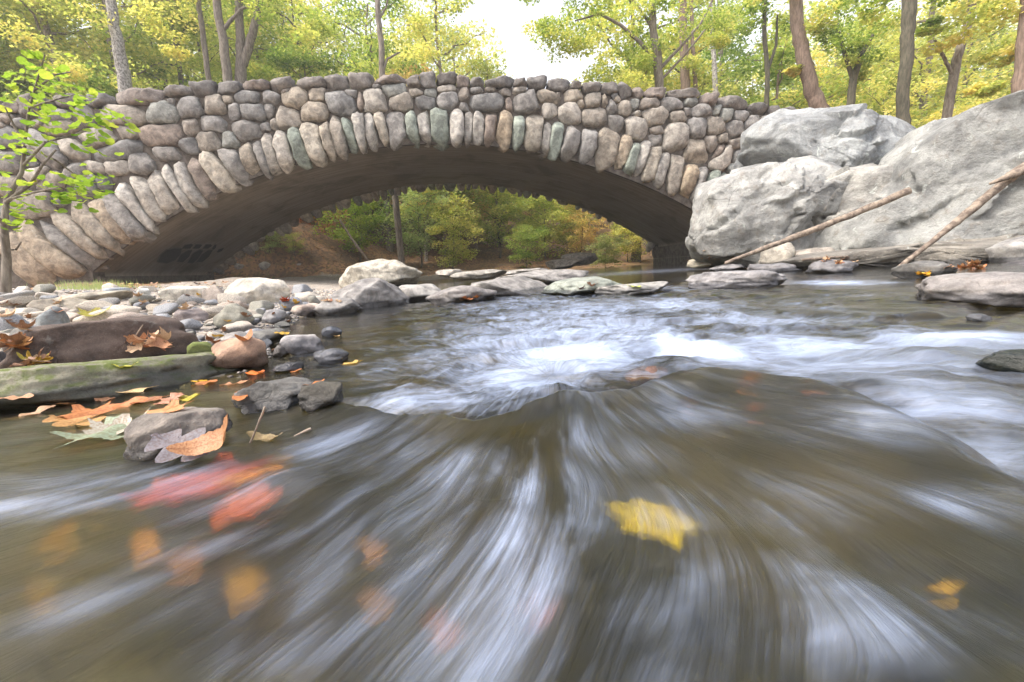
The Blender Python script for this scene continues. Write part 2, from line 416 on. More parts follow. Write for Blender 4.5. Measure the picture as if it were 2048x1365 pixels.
# ------------------------------------------------------------------ ground sheet
def polar_grid(radii, angs):
    A, R = np.meshgrid(angs, radii); x = R*np.sin(A); y = R*np.cos(A)
    na, nr = len(angs), len(radii)
    i = np.arange(nr-1)[:, None]*na+np.arange(na-1)[None, :]
    f = np.stack([i, i+1, i+na+1, i+na], -1).reshape(-1, 4)
    return x.ravel(), y.ravel(), f
m, nt, out = newmat('stream_bank_ground'); g = N(nt)
pos = g('NewGeometry').outputs['Position']; sx = g('SeparateXYZ', {0: pos})
zz = sx.outputs[2]; yy = sx.outputs[1]
peb = g('TexVoronoi', {'Vector': pos, 'Scale': 26.0, 'Randomness': 1.0})
peb2 = g('TexVoronoi', {'Vector': pos, 'Scale': 26.0}, feature='DISTANCE_TO_EDGE').outputs['Distance']
gc = g.ramp(g('SeparateColor', {0: peb.outputs['Color']}).outputs[0], [(0, (.20, .17, .14)), (.35, (.36, .31, .25)), (.6, (.25, .25, .25)), (.85, (.46, .38, .30)), (1, (.52, .48, .42))])
gc = g.mix(g.mr(peb2, 0, .012, .7, 0), gc, (.06, .05, .04))
lit = g('TexVoronoi', {'Vector': g('Mapping', {'Vector': pos, 'Scale': (9, 9, 9)}).outputs[0], 'Scale': 1.0})
lc = g.ramp(g('SeparateColor', {0: lit.outputs['Color']}).outputs[1], [(0, (.10, .06, .035)), (.3, (.19, .11, .06)), (.6, (.30, .17, .09)), (.8, (.38, .20, .09)), (1, (.14, .13, .04))])
lc = g.mix(g.mr(g.noise(pos, .7, 5, .6), .4, .65, 0, .7), lc, (.11, .075, .05))
att = g('Attribute', attribute_name='litter').outputs['Fac']
lm = g.mr(g.math('ADD', att, g.math('MULTIPLY', g.math('SUBTRACT', g.noise(pos, 1.3, 5, .65), .5), .9)), .4, .6)
colr = g.mix(lm, gc, lc)
mud = g.mix(g.mr(g.noise(pos, 9, 5, .6), .3, .7), (.007, .007, .003), (.042, .036, .010))
bedc = g.mix(g.mr(g.noise(pos, 3.5, 4, .6), .42, .62), mud, (.085, .066, .018))
colr = g.mix(g.mr(zz, -.02, .02, 1, 0), colr, bedc)
hh = g.math('ADD', g.math('MULTIPLY', g.math('MULTIPLY', g.math('MINIMUM', peb2, .02), 8.0), g.mr(zz, -.02, .02)), g.math('MULTIPLY', g.noise(pos, 20, 5, .7), .5))
bs = g('BsdfPrincipled', {'Base Color': colr, 'Roughness': g.mr(zz, .0, .04, .35, .9), 'Normal': g.bump(hh, .8, .02)})
nt.links.new(bs.outputs[0], out.inputs[0]); M['ground'] = m
angs = np.unique(np.r_[np.linspace(-math.pi, -1.25, 90), np.linspace(-1.25, 1.25, 620), np.linspace(1.25, math.pi, 90)])
gx, gy, gf = polar_grid(np.geomspace(.12, 180, 310), angs)
gz = T(gx, gy)
gx0 = gx; nvv = (gx-BC[0])*BN[0]+(gy-BC[1])*BN[1]; sdv = river_sd(gx, gy)
litter = np.clip(sstep(6.0, 9.0, sdv)+sstep(7.5, 9.5, nvv)*sstep(1.0, 3.0, sdv)+sstep(2, 5, gx)*.8, 0, 1)
ground = mk('ground', np.stack([gx, gy, gz], -1), gf, M['ground'], attrs={'litter': ('FLOAT', litter)})
tag(ground, kind='structure')

# ------------------------------------------------------------------ stream water
def P2(u, v, z=.02): return onz(u, v, z)[:2]
def water_foam(x, y):
    rs = rim_sd(x, y); p = np.stack([x, y, 0*x], -1)
    f = np.zeros(x.shape)
    behind = sstep(.02, -.08, rs)
    def blob(u, v, ru, rv, a, z=.0):
        nonlocal f
        cxy = P2(u, v, z); ex = P2(u+ru, v, z); ey = P2(u, v-rv, z); ey2 = P2(u, v+rv, z)
        rx = np.hypot(*(ex-cxy)); ryu = abs(ey[1]-cxy[1]); ryd = abs(ey2[1]-cxy[1])
        dy = y-cxy[1]; ry = np.where(dy > 0, ryu, ryd)
        f = np.maximum(f, a*np.exp(-((x-cxy[0])/rx)**2-(dy/ry)**2))
    # white water beyond the lip
    for b in ((1150, 690, 420, 90, .62), (1650, 720, 450, 90, .60), (1900, 880, 260, 90, .55), (1200, 620, 330, 28, .50), (850, 800, 190, 30, .62), (1030, 755, 160, 50, .72), (1150, 710, 180, 45, .95), (1400, 700, 105, 42, 1.25), (1250, 660, 190, 50, .62), (1120, 640, 160, 35, .55),
              (1650, 690, 260, 40, .85), (1950, 690, 220, 45, 1.0), (1500, 640, 260, 25, .55), (1350, 610, 130, 22, .62), (1300, 580, 90, 10, .50), (1680, 565, 90, 9, .7), (1750, 720, 200, 40, .6), (1900, 800, 220, 70, .62),
              (1980, 880, 160, 50, .50), (1060, 610, 200, 25, .42), (940, 660, 110, 40, .30), (760, 740, 90, 30, .30), (1480, 560, 60, 10, .5), (1280, 545, 160, 5, .30), (1640, 600, 220, 10, .22)):
        blob(*b)
    f *= np.maximum(behind, sstep(.0, .04, -(rs)))
    f = np.maximum(f, .85*gau(x, y, .73, .93, .035, .11, .25)*1.0)         # curl along the right lip
    g_ = f.copy(); f = np.zeros(x.shape)
    # silky streaks on the smooth sheet
    for b in ((430, 990, 170, 50, .36), (1320, 1060, 110, 60, .40), (250, 1200, 200, 60, .26), (1250, 900, 120, 40, .42), (880, 1100, 120, 120, .55), (1000, 1010, 190, 80, .66), (1060, 1180, 260, 230, .62), (1000, 1300, 330, 150, .5), (1700, 1250, 330, 90, .36), (1500, 1000, 260, 60, .34), (900, 950, 110, 50, .50), (1120, 1340, 230, 120, .50), (800, 1050, 70, 130, .40), (1330, 830, 140, 30, .42), (640, 1150, 90, 160, .34),
              (1650, 1150, 220, 100, .38), (1450, 1120, 150, 120, .42), (1750, 850, 160, 40, .40), (1950, 1000, 160, 40, .40), (200, 950, 200, 30, .34), (420, 1090, 230, 30, .30), (80, 1010, 160, 25, .40), (700, 870, 120, 30, .40),
              (1180, 880, 80, 40, .40), (760, 900, 90, 40, .38), (1250, 790, 160, 18, .45), (1850, 1300, 200, 60, .30), (560, 1300, 120, 80, .28)):
        blob(*b, z=.04)
    f *= 1.3*sstep(-.02, .05, rs)
    return np.maximum(f, g_)
m, nt, out = newmat('stream_water'); g = N(nt)
fl = g('Attribute', attribute_name='flow').outputs['Vector']
fo = g('Attribute', attribute_name='foam').outputs['Fac']
tu = g('Attribute', attribute_name='turb').outputs['Fac']
pos = g('NewGeometry').outputs['Position']
s1 = g.noise(g('Mapping', {'Vector': fl, 'Scale': (11, 1.5, 1)}).outputs[0], 1.0, 10, .60, .25)
s2 = g.noise(g('Mapping', {'Vector': fl, 'Scale': (110, 6, 1)}).outputs[0], 1.0, 5, .7)
t1 = g.noise(g('Mapping', {'Vector': pos, 'Scale': (1.0, 1.25, 1)}).outputs[0], 5.5, 10, .68, 1.0)
t2 = g.noise(g('Mapping', {'Vector': fl, 'Scale': (14, 5, 1)}).outputs[0], 1.0, 7, .65, .6)
streak = g.math('ADD', g.math('MULTIPLY', s1, .66), g.math('MULTIPLY', s2, .34))
turb = g.math('ADD', g.math('MULTIPLY', t1, .62), g.math('MULTIPLY', t2, .38))
nn = g.math('ADD', g.math('MULTIPLY', streak, g.math('SUBTRACT', 1.0, tu)), g.math('MULTIPLY', turb, tu))
val = g.math('ADD', fo, g.math('MULTIPLY', g.math('SUBTRACT', nn, .5), 1.9))
patch = g.noise(g('Mapping', {'Vector': fl, 'Scale': (3.2, 2.6, 1)}).outputs[0], 1.0, 5, .6, .8)
fs = g.math('MULTIPLY', g.math('MULTIPLY', fo, g.mr(patch, .36, .68, .04, 1.2)), g.mr(streak, .37, .70, .06, 1.0))
ft = g.math('MULTIPLY', g.mr(val, .10, 1.15), .9)
fac = g.math('ADD', g.math('MULTIPLY', fs, g.math('SUBTRACT', 1.0, tu)), g.math('MULTIPLY', ft, tu), clamp=True)
bubbles = g('TexVoronoi', {'Vector': pos, 'Scale': 14.0}).outputs['Distance']
h = g.math('ADD', nn, g.math('MULTIPLY', fac, .3))
nrm = g.bump(h, g.math('ADD', .30, g.math('MULTIPLY', fo, .4)), .025)
gl = g('BsdfGlossy', {'Color': (.95, .97, 1, 1), 'Roughness': g.math('ADD', .10, g.math('MULTIPLY', fo, .22)), 'Normal': nrm})
tr = g('BsdfTransparent', {'Color': (.80, .76, .54, 1)})
fr = g('Fresnel', {'IOR': 1.33, 'Normal': nrm}).outputs[0]
rf = g('BsdfRefraction', {'Color': (.84, .80, .54, 1), 'IOR': 1.16, 'Roughness': .34, 'Normal': nrm})
thru = g('MixShader', {0: g.mr(g.math('SUBTRACT', 1.0, tu), .0, 1.0, .25, .72), 1: tr.outputs[0], 2: rf.outputs[0]})
wtr = g('MixShader', {0: g.math('ADD', g.math('MULTIPLY', fr, 1.1), .012), 1: thru.outputs[0], 2: gl.outputs[0]})
fd = g('BsdfDiffuse', {'Color': (.47, .57, .78, 1), 'Normal': g.bump(nn, .6, .03)})  # blue cast of the reflected sky is put into the foam colour
fg = g('BsdfGlossy', {'Color': (.9, .93, 1, 1), 'Roughness': .35, 'Normal': nrm})
foam = g('MixShader', {0: .14, 1: fd.outputs[0], 2: fg.outputs[0]})
mx = g('MixShader', {0: fac, 1: wtr.outputs[0], 2: foam.outputs[0]})
nt.links.new(mx.outputs[0], out.inputs[0]); M['water'] = m
angs = np.linspace(-1.18, 1.22, 980)
wx, wy, wf = polar_grid(np.r_[np.geomspace(.14, 8, 720), np.geomspace(8.1, 75, 90)], angs)
keep = river_sd(wx, wy) < 1.2
fm = keep[wf].all(1); wf = wf[fm]
used = np.zeros(len(wx), bool); used[wf] = True
idx = np.cumsum(used)-1; wf = idx[wf]; wx = wx[used]; wy = wy[used]
wz = WZ(wx, wy)
th, rr = flowc(wx, wy)
warp = .05*fbm(np.stack([th*3, rr*.8, 0*wx], -1), 3, 77)+.085*fbm(np.stack([wx*1.6, wy*1.6, 0*wx], -1), 2, 78)
flow = np.stack([(th+warp)*1.6, rr+.0*th, 0*th], -1)
rs = rim_sd(wx, wy)
turbm = np.clip(sstep(.02, -.06, rs)*(1-.75*sstep(.6, 1.3, wx)*sstep(1.7, 1.2, wy)), 0, 1)
water = mk('water', np.stack([wx, wy, wz], -1), wf, M['water'],
           attrs={'flow': ('FLOAT_VECTOR', flow), 'foam': ('FLOAT', water_foam(wx, wy)), 'turb': ('FLOAT', turbm)})
tag(water, kind='structure')

# ------------------------------------------------------------------ bridge
CROPS = {1: (3.412, 0, 180), 2: (5.25, 300, 140), 3: (6.024, 600, 140), 4: (6.024, 900, 140), 5: (5.056, 1200, 160)}
FACE = {1: [(40,195,90,60),(10,240,60,50),(130,235,100,60),(255,225,90,60),(350,190,200,90),(570,180,100,140),(400,265,260,110),(850,175,290,140,8),(1110,155,220,180),(1168,85,50,50),(1290,120,190,150),
 (660,330,260,120),(870,300,170,100,15),(1110,310,320,150,5),(1297,250,110,115),(340,420,260,210,35),(480,410,200,150,30),(830,410,340,130,-10),(60,490,260,150),(200,490,120,80),(260,590,180,120),(500,570,200,140),
 (650,530,150,70,10),(800,530,180,90,5),(960,495,150,150),(1135,435,200,90,8),(1285,380,140,110),(80,660,230,130),(330,620,200,130),(220,780,280,160),(600,650,180,120),(400,750,120,90),(700,640,100,100),(60,330,200,130),(20,860,130,120),
 (-120,300,220,150),(-140,480,240,160),(-130,660,240,160),(-150,840,260,160),(-60,1010,200,180),(-330,400,260,220),(-340,640,260,220),(-350,880,260,240)],
 2: [(410,395,290,220),(690,370,250,220),(675,565,330,190),(615,740,260,200),(830,730,190,170),(885,450,130,180),(1010,620,300,230),(810,315,130,100),(1040,290,340,140,8),(1260,295,240,140,12),(1100,455,280,190),(1250,430,130,170),(1205,600,100,80),(1420,495,290,230),(1320,560,100,130),(1520,310,280,200),(1430,230,120,70)],
 3: [(205,310,210,150),(185,500,360,230),(500,390,380,270),(610,290,170,120),(740,380,110,240),(880,380,370,270),(1130,240,310,190,-10),(925,205,110,60),(1215,380,300,230),(1390,280,180,110),(1500,390,280,160),(1570,290,160,110),(1780,370,250,240),(1765,230,230,110),(1985,440,130,110)],
 4: [(170,290,150,150),(325,240,170,80),(420,390,480,220),(710,425,80,160),(925,400,340,280),(660,270,190,90),(490,240,160,60),(830,250,200,90),(1190,330,370,150,12),(1480,315,270,150),(1200,490,190,190),(1440,520,280,250),(1570,410,110,110),(1760,370,290,160),(1300,300,90,60),(1750,570,310,220),(1950,445,140,200),(1990,340,110,110)],
 5: [(165,440,170,190),(365,480,240,240),(250,290,160,150),(160,190,110,90),(375,350,90,70),(500,240,210,110),(350,250,90,100),(555,370,290,180),(735,255,230,140),(920,230,140,90),(790,365,170,140),(880,320,80,100),(1030,315,240,150),(1185,310,80,120,20),(1275,365,160,140),(1425,370,150,110),(580,510,150,110),(565,610,140,130),(770,590,290,290),(985,490,210,230),(1165,465,190,190),(1360,500,200,180),(1560,450,210,160),(1110,650,130,170),(1240,585,120,90),(970,720,260,260),(1200,740,220,80,-45),(1250,790,290,200,-20),(1380,640,160,120),(1500,625,100,90),(1390,790,110,140),(1540,570,130,110),(1540,740,150,120),(1340,890,120,100),(1650,400,100,60),(40,210,90,140),
 (1700,560,220,220),(1720,800,240,220),(1500,950,240,220),(1900,480,240,200),(1950,700,240,220),(1700,1020,260,220),(1950,950,240,240)]}
COPE = {1: [(-330,150,260,90),(-90,130,210,90),(60,120,170,70),(190,110,110,140),(300,95,130,60),(460,80,190,80),(680,65,190,80),(950,55,400,110,5)],
 2: [(275,225,310,110),(560,220,260,150),(810,200,260,130),(1120,170,310,90),(1365,165,210,150)],
 3: [(150,165,320,120),(440,155,270,180),(720,145,270,190),(1070,130,410,100),(1360,150,150,150),(1545,140,170,190),(1760,120,240,130)],
 4: [(150,150,160,150),(320,165,180,110),(590,155,340,140),(850,165,190,100),(1050,170,220,160),(1300,200,270,160),(1510,190,150,90),(1705,215,220,130),(1925,235,220,140)],
 5: [(245,120,130,170),(385,140,120,110),(570,140,230,100),(850,145,330,90,5),(1110,205,190,120),(1360,240,290,120,12),(1600,300,200,110,5),(1760,320,130,100),(1920,340,200,110),(2120,380,220,110)]}
RING = {1: [(40,980,330,1330,170),(120,930,560,1270,150),(270,920,690,1200,100),(380,840,720,1165,125),(470,780,800,1110,120),(640,770,890,1040,110),(720,720,1000,1010,110),(810,620,1040,970,90),(910,590,1090,880,120),(1040,560,1190,830,90),(1110,510,1310,830,70),(1200,490,1370,790,110)],
 2: [(430,930,640,1340,150),(560,860,870,1260,170),(800,830,1010,1190,160),(1000,780,1110,1090,170),(1090,700,1250,1130,90),(1210,660,1350,1080,100),(1340,650,1450,1050,150),(1500,600,1640,1010,130)],
 3: [(100,640,250,1130,220),(280,630,390,1080,130),(410,530,530,1060,130),(550,560,660,990,110),(680,510,780,980,120),(800,490,900,960,120),(940,510,1060,900,120),(1130,490,1190,930,220),(1320,490,1390,900,150),(1480,480,1510,890,150),(1680,460,1700,930,210),(1880,490,1900,900,160)],
 4: [(230,470,220,900,90),(360,480,330,890,140),(500,510,470,900,140),(670,520,630,950,170),(835,545,810,960,130),(1040,520,990,970,220),(1190,600,1120,1040,110),(1320,590,1230,1060,150),(1520,650,1390,1060,170),(1700,680,1630,1110,170),(1920,710,1870,1190,250)],
 5: [(290,570,170,880,130),(370,620,260,960,90),(470,620,360,990,100),(560,690,460,1020,130),(670,730,560,1100,110),(790,740,720,1150,120),(920,850,850,1190,140),(1050,870,940,1230,90),(1170,920,1050,1250,110),(1280,960,1140,1290,110)]}
rnd = random.Random(11)
PAL = [(.35, .325, .285), (.27, .265, .255), (.37, .335, .28), (.28, .24, .21), (.23, .235, .235), (.43, .41, .37), (.28, .295, .28), (.32, .295, .265), (.45, .43, .39), (.31, .31, .305)]
bridge = thing('stone_bridge', (BC[0], BC[1], 0), 'arched footbridge of rough rounded boulders with a brown concrete soffit over the creek', 'bridge', rz=BTH)
def local(P): return np.stack([P[..., 0], P[..., 1], P[..., 2]], -1)
cells = []                                             # kind, s, z, rx, rz, rot
for k, L in FACE.items():
    sc, ox, oy = CROPS[k]
    for e in L:
        x, y, w, h_ = e[:4]; rot = e[4] if len(e) > 4 else 0
        s0, z0, dd = wall(ox+x/sc, oy+y/sc); cells.append(['face', s0, z0, w/sc/F*dd/2, h_/sc/F*dd/2, -math.radians(rot)+ROLL*-1])
for k, L in COPE.items():
    sc, ox, oy = CROPS[k]
    for e in L:
        x, y, w, h_ = e[:4]; rot = e[4] if len(e) > 4 else 0
        s0, z0, dd = wall(ox+x/sc, oy+y/sc); cells.append(['cope', s0, z0, w/sc/F*dd/2, h_/sc/F*dd/2*1.05, -math.radians(rot)-ROLL])
for k, L in RING.items():
    sc, ox, oy = CROPS[k]
    for x0, y0, x1, y1, w in L:
        a = wall(ox+x0/sc, oy+y0/sc); b = wall(ox+x1/sc, oy+y1/sc)
        cs_, cz_ = (a[0]+b[0])/2, (a[1]+b[1])/2
        L2 = math.hypot(a[0]-b[0], a[1]-b[1])/2
        cells.append(['ring', cs_, cz_, w/sc/F*(a[2]+b[2])/4, L2, math.atan2(a[1]-b[1], a[0]-b[0])-math.pi/2])
# ring stones hidden behind the boulder, down to the right springing
sx_ = max(q[1] for q in cells if q[0] == 'ring')
for k in range(6):
    sx_ += .42; zc_ = float(zsoff(sx_))+.45; nrm_ = math.atan2(EB*.0+1, sx_/EA/EA*EB)
    cells.append(['ring', sx_+.2, zc_, .2, .75, -.55])
cells_a = np.array([q[1:] for q in cells], float); cells_a[:, 2:4] *= 1.1; cells_a[[i for i, q in enumerate(cells) if q[0] == 'cope'], 3] *= .84; kinds = [q[0] for q in cells]
def cell_metric(px, pz, i=None):
    cc = cells_a if i is None else cells_a[i:i+1]
    dx = px[..., None]-cc[:, 0]; dz = pz[..., None]-cc[:, 1]
    ca, sa = np.cos(cc[:, 4]), np.sin(cc[:, 4])
    a = (dx*ca+dz*sa)/cc[:, 2]; b = (-dx*sa+dz*ca)/cc[:, 3]
    return (np.abs(a)**3.4+np.abs(b)**3.4)**(1/3.4)
def outline(i, nA=72, gap=.018, lim=1.3):
    s0, z0, rx, rz, ro = cells_a[i]
    an = np.linspace(0, 2*math.pi, nA, endpoint=False)
    tt = np.linspace(.06, 1.0, 70)*max(rx, rz)*lim*1.35
    px = s0+np.cos(an)[:, None]*tt; pz = z0+np.sin(an)[:, None]*tt
    near_ = np.nonzero((np.abs(cells_a[:, 0]-s0) < 3.2) & (np.abs(cells_a[:, 1]-z0) < 3.2))[0]
    dx = px[..., None]-cells_a[near_, 0]; dz = pz[..., None]-cells_a[near_, 1]
    ca, sa = np.cos(cells_a[near_, 4]), np.sin(cells_a[near_, 4])
    mt = (np.abs((dx*ca+dz*sa)/cells_a[near_, 2])**3.4+np.abs((-dx*sa+dz*ca)/cells_a[near_, 3])**3.4)**(1/3.4)
    me_ = int(np.nonzero(near_ == i)[0][0]); own = mt[..., me_].copy(); mt[..., me_] = 9e9
    ok = (own <= mt.min(-1)+1e-9) & (own < lim)
    first_bad = np.where(ok.all(1), len(tt)-1, np.argmin(ok, 1)-1)
    r = tt[np.maximum(first_bad, 0)]
    r = np.maximum(r-gap, .04)
    for _ in range(2): r = .25*np.roll(r, 1)+.5*r+.25*np.roll(r, -1)
    return r
def outlined_rock(r, depth, seed, sub=3, cuts=5, cutd=(.72, .95), rough=.05, q=2.7, nfreq=1.6):
    """rock whose silhouette across its local x-z plane is the radius table r; y is its depth"""
    v, f = ico(sub); rs_ = random.Random(seed)
    an = np.arctan2(v[:, 2], v[:, 0]) % (2*math.pi)
    v = v/((np.abs(v)**q).sum(1)**(1/q))[:, None]
    rho = np.hypot(v[:, 0], v[:, 2])
    rad = np.interp(an, np.linspace(0, 2*math.pi, len(r)+1), np.r_[r, r[0]])
    rho = rho/np.maximum(rho.max(), 1e-6)
    rho = np.minimum(rho*1.12, 1)
    mr_ = float(np.mean(r))
    P = np.stack([np.cos(an)*rho*rad, v[:, 1]*depth, np.sin(an)*rho*rad], -1)
    e0, e1 = P.min(0), P.max(0)
    for _ in range(cuts):
        n_ = np.array([rs_.gauss(0, .8), -abs(rs_.gauss(.35, 1.2)), rs_.gauss(0, .8)]); n_ /= np.linalg.norm(n_)
        ext = (P@n_).max(); d_ = ext*rs_.uniform(*cutd)
        P = P-n_*(np.maximum(P@n_-d_, 0)*.92)[:, None]
    a0, a1 = P.min(0), P.max(0)
    for j in (0, 2): P[:, j] = e0[j]+(P[:, j]-a0[j])*(e1[j]-e0[j])/(a1[j]-a0[j])
    nn_ = fbm(P/mr_*nfreq+seed*3.1, 4, seed % 97, .55)
    P = P*(1+rough*nn_)[:, None]
    return P, f
def tint_of(u_, kind):
    p_ = rnd.choice(PAL); k_ = rnd.uniform(.85, 1.12)
    if kind == 'cope': p_ = rnd.choice([(.19, .185, .18), (.23, .215, .20), (.26, .23, .21), (.21, .20, .19)])
    if kind == 'ring' and rnd.random() < .5: p_ = rnd.choice([(.44, .41, .35), (.40, .335, .25), (.39, .38, .355), (.42, .36, .28), (.30, .35, .31), (.47, .46, .43)])
    return np.array(p_)*k_
face_acc, far_acc = Acc(), Acc()
for i, kd in enumerate(kinds):
    s0, z0, rx, rz, ro = cells_a[i]
    r = outline(i, gap=.008, lim=1.22 if kd != 'ring' else 1.06)
    base = min(rx, rz); tint = tint_of(s0, kd)
    if kd == 'face': dep, off = .13+.3*base, .05; sub = 3
    elif kd == 'cope': dep, off = .34, .13; sub = 3
    else: dep, off = .38, .03; sub = 3
    P, f = outlined_rock(r, dep, 100+i, sub, cuts=8, cutd=(.66, .95), q=3.0, rough=.06 if kd != 'cope' else .10, nfreq=2.2)
    if kd == 'ring': P[:, 1] += .05*rnd.uniform(-1, 1)
    col_ = np.tile(np.r_[tint, 1.0], (len(P), 1))
    if kd == 'face':
        face_acc.add(P+[s0, off, z0], f, tint)
    else:
        nm = 'arch_stone' if kd == 'ring' else 'coping_stone'
        mk(nm, P, f, M['wallstone'], bridge, attrs={'tint': ('FLOAT_COLOR', col_)}, loc=(s0, off, z0))
    if kd != 'face' or i % 1 == 0:
        v2, f2 = ico(2)
        Pf = v2*np.array([np.mean(r), dep, np.mean(r)])
        if kd == 'ring':
            ca, sa = math.cos(ro), math.sin(ro); q2 = v2/((np.abs(v2)**3).sum(1)**(1/3))[:, None]
            a_, b_ = q2[:, 0]*rx, q2[:, 2]*rz
            Pf = np.stack([a_*ca-b_*sa, q2[:, 1]*dep, a_*sa+b_*ca], -1)
        else:
            an2 = np.arctan2(v2[:, 2], v2[:, 0]) % (2*math.pi)
            rad2 = np.interp(an2, np.linspace(0, 2*math.pi, len(r)+1), np.r_[r, r[0]])
            rh = np.minimum(np.hypot(v2[:, 0], v2[:, 2])*1.2, 1)
            Pf = np.stack([np.cos(an2)*rh*rad2, v2[:, 1]*dep, np.sin(an2)*rh*rad2], -1)
        Pf = Pf*(1+.08*fbm(Pf*3+i, 3, i % 50))[:, None]
        far_acc.add(Pf*np.array([1, -1, 1])+[s0, BW-off, z0-(.24 if kd == 'ring' else 0)], f2[:, ::-1], tint)
face_acc.build('stone_facing', M['wallstone'], bridge)
far_acc.build('far_stone_facing', M['wallstone'], bridge)
# barrel soffit with abutments
ss = np.r_[np.full(6, -BS), np.linspace(-BS, BS, 120), np.full(6, BS)]
zs_ = np.r_[np.linspace(-.6, ZSP-.03, 6), zsoff(np.linspace(-BS, BS, 120)), np.linspace(ZSP-.03, -.6, 6)]
arc = np.r_[0, np.cumsum(np.hypot(np.diff(ss), np.diff(zs_)))]
nsv = np.linspace(.12, BW-.12, 30)
S_, N_ = np.meshgrid(ss, nsv); Z_, _ = np.meshgrid(zs_, nsv); A_, _ = np.meshgrid(arc, nsv)
ns_, nn2 = len(ss), len(nsv)
i = np.arange(nn2-1)[:, None]*ns_+np.arange(ns_-1)[None, :]
ff = np.stack([i, i+ns_, i+ns_+1, i+1], -1).reshape(-1, 4)
Zd = Z_+.012*fbm(np.stack([S_*.4, N_*2.5, 0*S_], -1), 3, 8)
mk('soffit', np.stack([S_.ravel(), N_.ravel(), Zd.ravel()], -1), ff, M['concrete'], bridge,
   attrs={'barrel': ('FLOAT_VECTOR', np.stack([A_.ravel(), N_.ravel(), 0*A_.ravel()], -1))})
# abutment ledges at both springings (a low impost course of blocks)
for sg in (-1, 1):
    a_ = Acc()
    for k in range(9):
        y0 = .25+k*(BW-.5)/9; y1 = y0+(BW-.5)/9-.02
        for zz0, zz1 in ((-.5, .35), (.37, ZSP-.12)):
            x0, x1 = sg*(BS-.16), sg*(BS+.3)
            vv = np.array([(x, y, z) for x in (x0, x1) for y in (y0, y1) for z in (zz0, zz1)])
            a_.add(vv, np.array([(0, 1, 3, 2), (4, 6, 7, 5), (0, 4, 5, 1), (2, 3, 7, 6), (0, 2, 6, 4), (1, 5, 7, 3)]))
    o = a_.build('abutment', M['mortar'], bridge, smooth=False)
# mortar cores of both faces and the roadway
sw = np.linspace(-21, 17, 190)
for nm, n0, n1 in (('spandrel_wall', .06, .62), ('far_spandrel_wall', BW-.62, BW-.06)):
    lo = np.where(np.abs(sw) <= BS, zsoff(sw)+.03, -.6); hi = top_z(sw)-.28
    V = np.concatenate([np.stack([sw, np.full_like(sw, n), z], -1) for n, z in ((n0, lo), (n0, hi), (n1, hi), (n1, lo))])
    n = len(sw); Fc = []
    for i in range(n-1):
        for a_, b_ in ((0, 1), (1, 2), (2, 3), (3, 0)):
            Fc.append((a_*n+i, a_*n+i+1, b_*n+i+1, b_*n+i))
    Fc += [(0, n, 2*n, 3*n), (n-1, 4*n-1, 3*n-1, 2*n-1)]
    mk(nm, V, np.array(Fc), M['mortar'], bridge, smooth=False)
V = np.concatenate([np.stack([sw, np.full_like(sw, n), top_z(sw)-1.1], -1) for n in (.6, BW-.6)]); n = len(sw)
mk('roadway', V, np.array([(i, i+1, n+i+1, n+i) for i in range(n-1)]), M['asphalt'], bridge)
# dark spray paint lettering low on the left of the barrel
def on_soffit(u, v):
    d = ray(u, v); t = np.linspace(14, 34, 4000); P = ORG+d[None, :]*t[:, None]
    sv = (P[:, 0]-BC[0])*BE[0]+(P[:, 1]-BC[1])*BE[1]; nv = (P[:, 0]-BC[0])*BN[0]+(P[:, 1]-BC[1])*BN[1]
    ins = (P[:, 2] > zsoff(sv)-.03) | (np.abs(sv) > BS-.03)
    k = np.nonzero(ins & (nv > .2) & (nv < BW-.2))[0]
    return np.array([sv[k[0]], nv[k[0]], P[k[0], 2]]) if len(k) else None
def paint_blob(pts, mat, lift, nm):
    pts = [on_soffit(*q) for q in pts]
    if any(p is None for p in pts): return
    pts = np.array(pts); pts[:, 2] -= lift; pts[:, 0] += lift
    cen = pts.mean(0); n = len(pts)
    return mk(nm, np.r_[pts, [cen]], [(i, (i+1) % n, n) for i in range(n)], mat, bridge, smooth=False)
LET = [[(314,522),(320,508),(332,499),(348,496),(361,497),(358,508),(348,519),(332,525)], [(352,522),(360,508),(374,500),(382,500),(376,512),(364,523)], [(374,524),(384,506),(398,499),(404,501),(394,516),(384,525)],
       [(392,523),(402,508),(414,500),(424,499),(416,512),(404,522)], [(362,496),(368,489),(380,487),(384,489),(378,496)], [(384,496),(390,488),(400,488),(402,490),(396,496)], [(404,496),(410,488),(420,488),(422,491),(414,496)], [(422,497),(427,489),(431,488),(430,494),(426,498)], [(432,503),(436,498),(446,495),(442,501),(435,504)]]
for L in LET:
    cx_, cy_ = np.mean(L, 0)
    paint_blob([(cx_+(x-cx_)*1.12, cy_+(y-cy_)*1.14) for x, y in L], M['paint_grey'], .03, 'graffiti_outline')
    paint_blob(L, M['paint_black'], .04, 'graffiti_letter')

